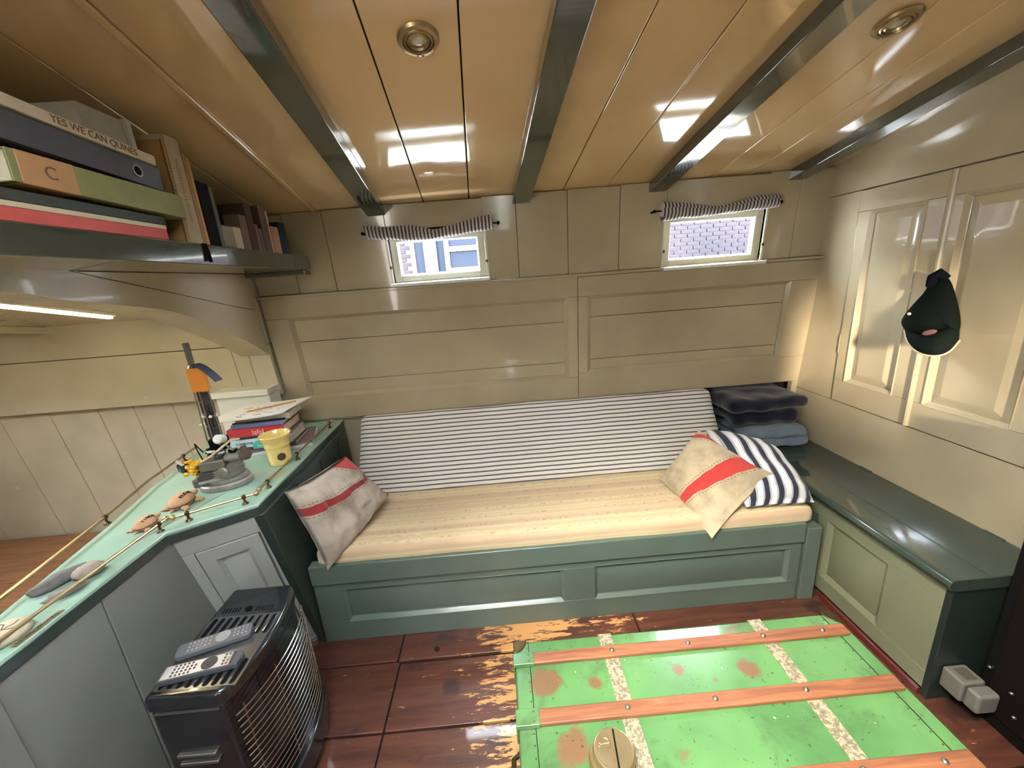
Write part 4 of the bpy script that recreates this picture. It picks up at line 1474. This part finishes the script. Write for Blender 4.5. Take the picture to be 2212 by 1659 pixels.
M['satin'] = plain('satin_black_silver', (120, 122, 128), .25, .8)
obj('vent_plate', MB().box(HX0+.012, HXF+.03, HY0+.02, HY0+.245, HZ-.004, HZ+.0002), M['satin'], hr)
for i in range(9):
    x = HX0+.028+i*.0222
    slot(x, HY0+.058, .068, .0062, hr)
    slot(x, HY0+.205, .066, .0062, hr)
for i in range(12):
    x = HX0+.030+i*.0095+(.045 if i > 5 else 0)
    obj('small_slot', MB().box(x-.0016, x+.0016, HY1-.108, HY1-.090, HZ-.003, HZ+.0006), M['blackm'], hr)
obj('control_knob', MB().lathe([(.010, 0), (.010, .0025), (.0085, .004), (0, .004)], 16, tr(HX0+.105, HY1-.097, HZ)), M['blackm'], hr)


def remote(c, ang, tilt, L, w, body, label, silver):
    Mx = tr(*c) @ rotz(ang) @ Matrix.Rotation(tilt, 4, 'X')
    t = thing('remote_control', c, label, 'remote control', M=Mx)
    P = []
    r_ = .010 if not silver else .005
    for (sx, sy) in ((1, 1), (-1, 1), (-1, -1), (1, -1)):
        for a in range(5):
            q = {(1, 1): 0, (-1, 1): 1, (-1, -1): 2, (1, -1): 3}[(sx, sy)]*math.pi/2+a*math.pi/8
            P.append((sx*(L/2-r_)+r_*math.cos(q), sy*(w/2-r_)+r_*math.sin(q)))
    obj('body', MB().prism(P, 0, .016, Mx), body, t, .003)
    if silver:
        obj('face_plate', MB().box(-L/2+.006, L/2-.022, -w/2+.004, w/2-.004, .0155, .0168, Mx), plain('silver_face', (196, 196, 206), .35, .5), t, .001)
    bt_ = MB()
    for i in range(15):
        xx = -L/2+.030+i*.0098
        if abs(xx-.020) < .026:
            continue
        for j in range(3 if not silver else 4):
            yy = (j-(1 if not silver else 1.5))*(w*.25 if not silver else w*.20)
            if silver and 4 <= i <= 7 and j in (0, 3) and i % 2:
                continue
            bt_.ball((xx, yy, .0168), (.0032, .0034, .0022), 8, 4, Mx)
    btn = plain('rubber_keys_%d' % silver, (58, 58, 64) if silver else (150, 150, 154), .5)
    obj('keys', bt_, btn, t, kind='stuff')
    obj('navigation_ring', MB().lathe([(.0185, .016), (.0185, .0185), (.008, .0185), (.008, .017), (.0075, .019), (0, .019)], 24, Mx @ tr(.020, 0, 0)), btn, t)
    if silver:
        for j, cl in enumerate(((196, 60, 60), (90, 150, 80), (214, 190, 70), (80, 110, 180))):
            obj('colour_key', MB().ball((L/2-.028, (j-1.5)*w*.2, .0175), (.004, .003, .0018), 8, 4, Mx), plain('key_%d' % j, cl, .5), t)
    return t


def hpx(px, py): return at(px, py, 2, HZ+.012)


r1a, r1b = hpx(382, 1412), hpx(545, 1358)
r2a, r2b = hpx(348, 1462), hpx(520, 1420)
for a, b, sil, lb in ((r1a, r1b, False, 'dark grey rounded remote control lying on the heater top'), (r2a, r2b, True, 'silver faced remote control with coloured keys on the heater')):
    d = b-a
    remote(((a.x+b.x)/2, (a.y+b.y)/2, HZ+.0022), math.atan2(d.y, d.x), 0, d.length*1.0, .046, plain('remote_grey', (96, 97, 104), .35) if not sil else plain('remote_dark', (74, 74, 82), .35), lb, sil)

# ------------------------------------------------------------------ engine sculpture on the counter
em = thing('scrap_sculpture', (-1.10, 1.42, ZC), 'scrap metal engine sculpture with a tall column and orange block', 'sculpture')
ex, ey = -1.10, 1.425
def eT(z=0.0, dx=0.0, dy=0.0, a=0.0): return tr(ex+dx, ey+dy, ZC+z) @ rotz(a)


obj('base_plate', MB().lathe([(.070, 0), (.073, .004), (.073, .020), (.068, .026), (0, .026)], 36, eT(0, .0, 0, .3), 1.22, .82), M['alu'], em, .002)
obj('base_step', MB().lathe([(.060, .026), (.062, .030), (.060, .040), (.050, .046), (0, .046)], 30, eT(0, .01, .004, .5), 1.1, .85), M['alu'], em)
obj('flange', MB().box(-.055, .02, -.045, .02, .040, .052, eT(0, -.02, -.01, .5)), M['alu'], em, .004)
obj('gear', MB().prism([((.021 if i % 2 else .017)*math.cos(i*math.pi/12), (.021 if i % 2 else .017)*math.sin(i*math.pi/12)) for i in range(24)], .020, .046, eT(0, -.078, -.03)), M['steel'], em)
obj('cylinder_block', MB().lathe([(.052, .046), (.056, .05), (.056, .085), (.046, .09), (0, .09)], 28, eT(0, .012, .0), 1.0, .8), M['alu'], em)
for i in range(4):
    obj('cooling_fin', MB().lathe([(.040, 0), (.061, .001), (.061, .004), (.040, .005)], 28, eT(.052+i*.010, .012, .0), 1.0, .8), M['alu'], em)
obj('side_casting', MB().box(-.030, .030, -.014, .014, .050, .085, eT(0, -.035, -.040, .45)), plain('dark_casting', (92, 90, 90), .4, .4, var=.3), em, .005)
obj('round_cover', MB().lathe([(.0, 0), (.019, 0), (.019, .006), (.012, .009), (0, .009)], 20, eT(.075, .03, -.045, .2) @ Matrix.Rotation(1.45, 4, 'X')), M['steel'], em)
obj('carburettor', MB().box(-.05, .03, -.05, .01, .088, .125, eT(0, -.005, -.005, .35)).box(-.02, .05, -.02, .04, .085, .13, eT(0, .0, .01, .35)), M['steel'], em, .006)
for i in range(14):
    q = i*2.4
    obj('bolt', MB().lathe([(.006, 0), (.006, .006), (.0035, .007), (.0035, .016), (0, .016)], 8, eT(.125+.006*(i % 3), .045*math.cos(q)*(.4+.6*(i % 4)/3), .03*math.sin(q))), M['steel'] if i % 3 else M['whiteplastic'], em)
obj('valve_disc', MB().lathe([(.0, .150), (.018, .150), (.018, .154), (0, .154)], 20, eT(0, -.01, -.015)), M['whiteplastic'], em)
obj('teal_chip', MB().box(-.012, .010, -.010, .010, .14, .146, eT(0, .025, -.02, .4)), plain('teal_enamel', (160, 205, 215), .3), em, .002)
obj('float_bowl', MB().lathe([(.0, .10), (.016, .104), (.024, .118), (.022, .135), (.012, .142), (.010, .155), (0, .155)], 18, eT(0, .095, .0)), plain('bakelite_brown', (96, 84, 80), .35, .2), em)
obj('intake_pipe', MB().tube([eT(.12, .035, -.02).translation, eT(.122, .06, -.018).translation, eT(.124, .09, -.005).translation], [.013, .012, .014], 12), M['alu'], em)
obj('copper_tube', MB().tube([eT(.128, -.03, -.055).translation, eT(.14, .0, -.05).translation, eT(.165, .035, -.03).translation, eT(.185, .06, -.01).translation, eT(.186, .09, .0).translation], .0042, 8), plain('pale_hose', (206, 186, 156), .6), em)
obj('side_cup', MB().lathe([(.0, .072), (.012, .072), (.019, .082), (.021, .106), (.018, .106), (.016, .088), (0, .086)], 18, eT(0, -.135, -.01)), plain('cup_blue_black', (58, 56, 66), .3, .3), em)
obj('cup_elbow', MB().tube([eT(.08, -.128, -.01).translation, eT(.076, -.10, -.012).translation, eT(.09, -.07, -.015).translation], [.010, .010, .012], 10), bpy.data.materials['cup_blue_black'], em)
obj('cup_stick', MB().tube([eT(.095, -.133, -.01).translation, eT(.122, -.155, -.012).translation], .005, 8), M['whiteplastic'], em)
fy = MB()
rnd = random.Random(5)
for i in range(34):
    q = Vector((rnd.uniform(-.03, .03), rnd.uniform(-.018, .018), rnd.uniform(-.03, .025)))
    fy.ball(eT(.105, -.062, -.045) @ q, (rnd.uniform(.006, .011), rnd.uniform(.006, .011), rnd.uniform(.004, .009)), 7, 5)
obj('yellow_flower', fy, plain('yellow_cloth', (226, 178, 42), .7), em)
obj('flower_stem', MB().tube([eT(.085, -.062, -.045).translation, eT(.05, -.058, -.04).translation], .009, 8), M['blackm'], em)
obj('head_casting', MB().box(-.028, .028, -.022, .022, .15, .195, eT(0, .005, .01, .3)), M['blackm'], em, .005)
obj('piston_cap', MB().lathe([(.016, 0), (.017, .004), (.017, .03), (.012, .034), (0, .034)], 18, eT(.19, .030, .0, 0) @ Matrix.Rotation(1.2, 4, 'X')), M['whiteplastic'], em)
for dx, dy, r_, z0, z1 in ((.0, .012, .012, .19, .385), (.018, .006, .009, .2, .36), (-.012, .004, .008, .2, .37)):
    zz = z0
    k = 0
    while zz < z1-.02:
        obj('column_sleeve', MB().lathe([(r_*.8, 0), (r_, .003), (r_, .040), (r_*.8, .043)], 12, eT(zz, dx, dy)), plain('gunmetal', (74, 72, 76), .35, .6) if k == 0 and dx == 0 and 'gunmetal' not in bpy.data.materials else bpy.data.materials['gunmetal'], em)
        zz += .047
        k += 1
for dx, dy in ((.032, -.004), (-.024, -.006), (.004, -.014)):
    obj('tie_rod', MB().tube([eT(.19, dx, dy).translation, eT(.385, dx*.9, dy).translation], .0026, 7), M['steel'], em)
for z in (.285,):
    cl_ = MB()
    for q in range(6):
        cl_.ball(eT(z, .026*math.cos(q*1.05)+.004, .014*math.sin(q*1.05)).translation, .0062, 8, 6)
    obj('clamp_ring', cl_, M['whiteplastic'], em)
obj('orange_block', MB().box(-.024, .026, -.018, .018, .382, .468, eT(0, .002, 0, .45)), plain('orange_lacquer', (232, 140, 34), .4), em, .003)
obj('block_collar', MB().lathe([(.016, .466), (.017, .470), (.010, .480), (0, .48)], 14, eT(0, -.004, 0)), M['steel'], em)
obj('threaded_rod', MB().lathe([(.0105 if i % 2 else .0094, .478+i*.0035) for i in range(24)], 12, eT(0, -.006, 0)), plain('rod_grey', (96, 98, 92), .5, .4), em)
fl_ = MB()
for i in range(9):
    q = i/8
    p = Vector((.006+.07*q, -.004*q, .482-.06*q**1.6-.004*q))
    for s in (-1, 1):
        fl_.v.append(eT() @ (p+Vector((.012*s*q*0, s*.020, 0))))
        fl_.v.append(eT() @ (p+Vector((0, s*.020, -.003))))
for i in range(8):
    a = i*4
    fl_.f += [(a, a+4, a+6, a+2), (a+1, a+3, a+7, a+5), (a, a+1, a+5, a+4), (a+2, a+6, a+7, a+3)]
fl_.f += [(0, 2, 3, 1), (32, 33, 35, 34)]
rn2 = random.Random(11)
for i in range(26):
    q = rn2.uniform(0, 6.28)
    rr_ = rn2.uniform(.0, .056)
    zz_ = rn2.uniform(.122, .185)
    p_ = eT(zz_, .012+rr_*math.cos(q), rr_*.7*math.sin(q)-.008, rn2.uniform(0, 3)) @ Matrix.Rotation(rn2.uniform(-1.2, 1.2), 4, 'X')
    mm_ = [M['steel'], M['blackm'], M['whiteplastic'], M['alu'], M['blackm']][i % 5]
    if i % 3 == 0:
        obj('hex_nut', MB().lathe([(.004, 0), (.009, 0), (.009, .007), (.004, .007)], 6, p_), mm_, em)
    elif i % 3 == 1:
        obj('machine_bracket', MB().box(-.012, .012, -.004, .004, 0, .004, p_).box(-.012, -.008, -.004, .004, 0, .018, p_), mm_, em)
    else:
        obj('pin', MB().tube([p_.translation, p_ @ Vector((0, 0, .026))], [.0045, .003], 7), mm_, em)
obj('wire_loop', MB().tube([eT(.15, -.04, -.02).translation, eT(.19, -.055, -.03).translation, eT(.17, -.035, -.05).translation, eT(.13, -.02, -.055).translation], .0022, 6), M['blackm'], em)
obj('navy_flap', fl_, plain('navy_strip', (52, 56, 74), .5), em)

# ------------------------------------------------------------------ things on the counter
def stackbook(cx, cy, z, L, D, th, yaw, c, label, name='book', page=True, title=None):
    cm = bpy.data.materials.get('cover_%d_%d_%d' % c) or plain('cover_%d_%d_%d' % c, c, .4, var=.08, scale=14)
    t = thing(name, (0, 0, 0), label, 'book', 'books piled on the counter', M=tr(cx, cy, z) @ rotz(yaw))
    m = wm(t)
    b = MB().box(-L/2, L/2, -D/2+.002, D/2, 0, .0025, m).box(-L/2, L/2, -D/2+.002, D/2, th-.0025, th, m).box(-L/2, L/2, -D/2, -D/2+.004, 0, th, m)
    obj('cover', b, cm, t, .001)
    if page:
        obj('pages', MB().box(-L/2+.003, L/2-.003, -D/2+.003, D/2-.004, .0025, th-.0025, m), M['paper'], t)
    if title:
        text('spine_title', title[0], title[1], m @ frame((title[3], -D/2-.0004, th*.48), (1, 0, 0), (0, 0, 1), (0, -1, 0)), title[2], t)
    return t


bx, by = -1.135, 1.80
M['wink'] = plain('white_ink', (232, 210, 200), .6)
z = ZC+.0005
stackbook(bx+.03, by+.03, z, .31, .23, .012, .30, (218, 220, 228), 'white magazine with coloured cover at the bottom of the book pile'); z += .0125
stackbook(bx+.035, by+.03, z, .29, .21, .010, .34, (128, 108, 112), 'mauve magazine second from the bottom of the book pile'); z += .0105
stackbook(bx+.02, by+.01, z, .25, .18, .016, .12, (78, 66, 64), 'dark brown book under the teal book'); z += .0165
stackbook(bx+.005, by, z, .255, .18, .036, .10, (190, 214, 226), 'pale blue book with a teal lettered block on its spine', title=('COMPUTER', .014, M['ink'], -.07)); z += .0365
tb_ = thing('teal_tag', (bx, by, z), 'teal spine block wrapped over the pale blue book', 'book')
bpy.data.objects.remove(tb_)
stackbook(bx+.01, by+.006, z, .235, .17, .012, .16, (52, 54, 74), 'dark blue notebook between the pale blue book and the red book'); z += .0125
stackbook(bx-.005, by, z, .245, .18, .038, .07, (196, 52, 56), 'thick red book with pale upright lettering on the spine', title=('lafal', .034, M['wink'], .01)); z += .0385
stackbook(bx, by+.005, z, .225, .165, .018, .10, (112, 118, 170), 'blue-violet book lying on the red book'); z += .0185
pn = thing('black_pen', (bx+.01, by-.055, z), 'black pen lying on the violet book', 'pen')
stackbook(bx+.015, by+.02, z, .235, .15, .028, .12, (206, 198, 182), 'cream paged book under the loose drawing sheet'); z += .0285
obj('barrel', MB().tube([(bx-.095, by-.083, z-.0235), (bx+.125, by-.054, z-.0235)], [.0042, .0042], 8), M['black'], pn)
obj('clip', MB().box(-.02, .02, -.002, .002, 0, .003, tr(bx+.08, by-.060, z-.0195) @ rotz(.12)), M['steel'], pn)
ps = MB()
NS = 12
cq = [Vector((-1.335, 1.66, 0)), Vector((-1.005, 1.72, 0)), Vector((-.985, 1.98, 0)), Vector((-1.29, 1.93, 0))]
for lay in (0, .0022):
    for i in range(NS+1):
        for j in range(NS+1):
            u, v = i/NS, j/NS
            p = cq[0].lerp(cq[1], u).lerp(cq[3].lerp(cq[2], u), v)
            p.z = z+.0012+lay+.016*(max(0, u-.55)**2)*2+.012*max(0, .3-u)**2
            ps.v.append(p)
n1 = (NS+1)**2
for s in (0, 1):
    for i in range(NS):
        for j in range(NS):
            q = (s*n1+i*(NS+1)+j, s*n1+(i+1)*(NS+1)+j, s*n1+(i+1)*(NS+1)+j+1, s*n1+i*(NS+1)+j+1)
            ps.f.append(q)
pt = thing('drawing_sheet', (-1.15, 1.8, z), 'white sheet with faint blue pen sketches on top of the book pile', 'paper')
obj('sheet', ps, M['pw'], pt, 0, 60)
sk = MB()
rnd = random.Random(3)
for i in range(26):
    u, v = rnd.uniform(.18, .85), rnd.uniform(.15, .8)
    p = cq[0].lerp(cq[1], u).lerp(cq[3].lerp(cq[2], u), v)
    zz = z+.0038+.016*(max(0, u-.55)**2)*2+.012*max(0, .3-u)**2
    a = rnd.uniform(0, 3)
    l = rnd.uniform(.008, .022)
    sk.tube([(p.x-l*math.cos(a), p.y-l*math.sin(a)*.6, zz), (p.x, p.y+.003, zz), (p.x+l*math.cos(a), p.y+l*math.sin(a)*.6, zz)], .0008, 4)
obj('pen_sketch', sk, M['inkblue'], pt, kind='stuff')
pc = thing('pencil', (-1.10, 1.83, z+.006), 'yellow pencil lying across the white drawing sheet', 'pencil')
pA, pB = Vector((-1.20, 1.80, z+.0075)), Vector((-1.03, 1.905, z+.0115))
obj('shaft', MB().tube([pA, pB], .0036, 6), M['pencil'], pc)
obj('tip', MB().tube([pA, pA+(pA-pB).normalized()*.014], [.0036, .0004], 6), M['paper'], pc)
tg = thing('teal_booklet', (-1.06, 1.70, ZC+.05), 'small teal booklet sticking out of the book pile behind the cup', 'book', 'books piled on the counter')
obj('cover', MB().box(-.065, .065, -.02, .02, .0, .026, tr(-1.075, 1.700, ZC+.041) @ rotz(.1)), plain('teal_cover', (74, 176, 164), .4), tg, .002)
text('cover_title', 'PAPER', .013, tr(-1.10, 1.677, ZC+.053) @ rotz(.1) @ Matrix.Rotation(math.pi/2, 4, 'X'), M['wink'], tg)

# yellow stoneware cup
yc = thing('yellow_cup', (-.985, 1.60, ZC), 'yellow flared stoneware cup with a dark round mark', 'cup')
cpr = [(.0, .0), (.040, .0), (.044, .004), (.0455, .03), (.047, .07), (.0475, .078), (.050, .081), (.0505, .087), (.049, .090), (.053, .105), (.0615, .126), (.0635, .131), (.0605, .133), (.056, .126), (.048, .105), (.044, .08), (.041, .02), (.0, .012)]
k_ = NT('yellow_glaze')
yv = k_.noise(k_.co(), 60, 3)
obj('cup_wall', MB().lathe(cpr, 36, tr(-.985, 1.60, ZC)), k_.out(k_.mix(yv, lin((228, 204, 128)), lin((208, 182, 106))), .18, 0, .5), yc, 0, 50)
qd = Vector((.62, -.78, 0)).normalized()
mk = frame(Vector((-.985, 1.60, ZC+.040))+qd*.0445, Vector((0, 0, 1)).cross(qd), (0, 0, 1), qd)
obj('round_mark', MB().lathe([(.0165, 0), (.0165, .0022), (0, .0026)], 22, mk), plain('brown_stamp', (74, 52, 44), .5), yc)


# clay tortoises
def tortoise(c, yaw, s, word, label):
    Mx = tr(*c) @ rotz(yaw) @ Matrix.Scale(s, 4)
    t = thing('clay_tortoise', c, label, 'figurine', 'clay tortoises on the counter', M=tr(*c) @ rotz(yaw))
    sh_ = MB()
    prof_ = [(.030, .012), (.034, .017), (.0325, .026), (.027, .036), (.016, .043), (.0, .045)]
    sh_.lathe(prof_, 22, Mx, 1.28, .92)
    obj('shell', sh_, M['clay'], t, 0, 60)
    obj('shell_groove', MB().lathe([(.0325, .0095), (.0345, .0115), (.0335, .0135)], 22, Mx, 1.28, .92), M['clayd'], t)
    obj('belly', MB().lathe([(.026, .003), (.031, .006), (.031, .010)], 20, Mx, 1.28, .92), M['clay'], t)
    obj('head', MB().ball((.053, 0, .020), (.013, .0095, .0095), 12, 8, Mx).tube([(.032, 0, .014), (.046, 0, .018)], [.008, .008], 10, M=Mx), M['clay'], t, 0, 60)
    for sx, sy in ((.026, 1), (.026, -1), (-.026, 1), (-.026, -1)):
        lg = MB().ball((sx*1.05, sy*.032, .007), (.011, .012, .007), 10, 6, Mx)
        for d in (-.5, 0, .5):
            lg.ball((sx*1.05+d*.011+(.004 if sx > 0 else -.004), sy*.042, .004), (.0035, .005, .0035), 6, 5, Mx)
        obj('foot', lg, M['clay'], t, 0, 60)
    obj('tail', MB().tube([(-.038, 0, .007), (-.052, 0, .004)], [.006, .002], 8, M=Mx), M['clay'], t)
    n = len(word)
    for i, ch in enumerate(word):
        f = (i-(n-1)/2)*.0105
        rr_ = math.hypot(f/1.28, .017/.92)
        hz = .020
        for (ra, za), (rb, zb) in zip(prof_, prof_[1:]):
            if rb <= rr_ <= ra:
                hz = zb+(za-zb)*(rr_-rb)/(ra-rb)
        text('shell_letter', ch, .0150, Mx @ tr(f, -.017, hz+.0012) @ Matrix.Rotation(f*13, 4, 'Y') @ Matrix.Rotation(.62, 4, 'X'), M['ink'], t, .0012)
    return t


tortoise((-1.172, 1.292, ZC), 1.50, 1.05, 'KUUS', 'larger clay tortoise with lettered shell beside the scrap sculpture')
tortoise((-1.196, 1.168, ZC), 1.50, .82, 'YINGA', 'smaller clay tortoise with lettered shell at the end of the brass rail')


# stones
def stone(c, r, yaw, col, label, seedv, amp=.25, name='stone'):
    mt = plain('stone_%d' % int(seedv), col, .75, var=.45, scale=45, bump=.6)
    b = MB().ball((0, 0, 0), 1.0, 22, 14)
    for p in b.v:
        n_ = 1+amp*noise.noise(Vector((p.x*1.6+seedv, p.y*1.6, p.z*1.6)))+amp*.4*noise.noise(Vector((p.x*4+seedv, p.y*4, p.z*4)))
        p.x, p.y, p.z = p.x*r[0]*n_, p.y*r[1]*n_, max(-.72, p.z*n_)*r[2]
    lo = min(p.z for p in b.v)
    Mx = tr(c[0], c[1], ZC-lo) @ rotz(yaw)
    b.v = [Mx @ p for p in b.v]
    o = obj(name, b, mt, None, 0, 50)
    o.data.transform(Matrix.Translation(-Vector(c)))
    o.location = c
    return tag(o, label, 'stone', 'stones laid along the counter')


stone((-1.218, .925, ZC), (.062, .020, .017), 1.18, (120, 118, 116), 'long rough dark grey stone near the berth rail', 1.0)
stone((-1.165, .950, ZC), (.034, .026, .020), .9, (176, 160, 148), 'rounded pale fossil stone beside the long grey stone', 12.0, .18)
stone((-1.155, .880, ZC), (.040, .013, .010), .85, (150, 138, 134), 'thin flat stone shard beside the long grey stone', 23.0)
fo = thing('carved_stone', (-1.155, .745, ZC), 'flat round pale stone with carved lines on top', 'stone')
obj('stone_body', MB().lathe([(.0, 0), (.036, 0), (.042, .006), (.042, .016), (.036, .022), (0, .024)], 28, tr(-1.160, .752, ZC), 1.0, 1.1), plain('pale_stone', (196, 186, 162), .7, var=.2), fo, 0, 50)
cv = MB()
for a in (.2, 1.1, 2.2, 3.4):
    cv.tube([(-1.160, .752, ZC+.0236), (-1.160+.02*math.cos(a), .752+.02*math.sin(a), ZC+.0232), (-1.160+.03*math.cos(a+.3), .752+.03*math.sin(a+.3), ZC+.0225)], .0012, 5)
obj('carved_lines', cv, M['clayd'], fo, kind='stuff')
tgm = thing('embossed_tag', (-1.111, .775, ZC), 'narrow embossed brass nameplate in front of the brass rail', 'nameplate')
obj('plate', MB().box(-.008, .008, -.05, .05, 0, .0016, tr(-1.111, .775, ZC)), M['brass'], tgm, .0006)
eb = MB()
for i in range(12):
    eb.box(-.004, .004, -.0025, .0025, .0016, .0030, tr(-1.111, .735+i*.0072, ZC) @ rotz(.3*(i % 3)))
obj('embossing', eb, M['steel'], tgm, kind='stuff')

# ------------------------------------------------------------------ ceiling spotlights
def downlight(c, label):
    cl = Vector(c)
    Mx = frame(cl, CM.col[0][:3], CM.col[1][:3], CM.col[2][:3])
    t = thing('ceiling_spotlight', cl, label, 'light', 'recessed brass spotlights', M=Mx)
    obj('flange', MB().lathe([(.048, 0), (.050, .003), (.046, .009), (.038, .011), (.036, .006), (.034, .010), (.030, .012), (.028, .004)], 32, Mx), M['brass'], t, 0, 40)
    obj('recess', MB().lathe([(.0295, .0005), (.0295, .003), (.024, .003)], 28, Mx), M['blackm'], t)
    obj('eyeball', MB().lathe([(.0255, .002), (.0262, .010), (.022, .013), (.020, .008)], 28, Mx), M['brass'], t, 0, 40)
    obj('lamp_glass', MB().lathe([(.0195, .004), (.015, .0085), (.008, .0105), (0, .011)], 24, Mx), plain('frosted_lamp', (206, 204, 190), .12, .3), t)
    for a in (1.45, 1.75):
        obj('screw', MB().ball((.043*math.cos(-a), .043*math.sin(-a), .010), .003, 6, 5, Mx), M['brass'], t)
    return t


def cpt(px, py, o=0.0):
    d = rt*((px-W/2)/F) - up*((py-H/2)/F) + fw
    nrm = CM.col[2].to_3d()
    org = CM.translation+nrm*o
    return CAM+d*((org-CAM).dot(nrm)/d.dot(nrm))


downlight(cpt(903, 82), 'round brass ceiling spotlight between the first two dark beams')
downlight(cpt(1938, 45), 'round brass ceiling spotlight beyond the third dark beam near the cupboards')

# ------------------------------------------------------------------ dark corner at the right
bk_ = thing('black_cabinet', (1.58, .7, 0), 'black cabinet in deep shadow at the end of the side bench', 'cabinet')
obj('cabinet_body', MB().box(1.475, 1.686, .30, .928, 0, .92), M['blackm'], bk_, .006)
obj('front_panel', MB().box(1.468, 1.475, .34, .90, .05, .88), plain('shaded_brown', (24, 19, 18), .6), bk_, .003)  # brown darkened to deepen the shade of this corner
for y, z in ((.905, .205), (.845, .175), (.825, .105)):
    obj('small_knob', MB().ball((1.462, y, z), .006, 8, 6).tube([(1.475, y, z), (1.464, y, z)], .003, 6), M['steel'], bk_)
sk_ = thing('socket_box', (1.42, .95, .1), 'pale grey plastic socket box on the end of the side bench', 'socket')
obj('box_body', MB().box(1.385, 1.462, .90, .964, .072, .150), plain('grey_plastic', (112, 109, 103), .45), sk_, .008, seg=3)
obj('plug', MB().box(1.388, 1.459, .858, .898, .075, .147), bpy.data.materials['grey_plastic'], sk_, .010, seg=3)
obj('switch', MB().box(1.405, 1.445, .91, .95, .1495, .1525), plain('dark_switch', (90, 82, 76), .4), sk_, .002)
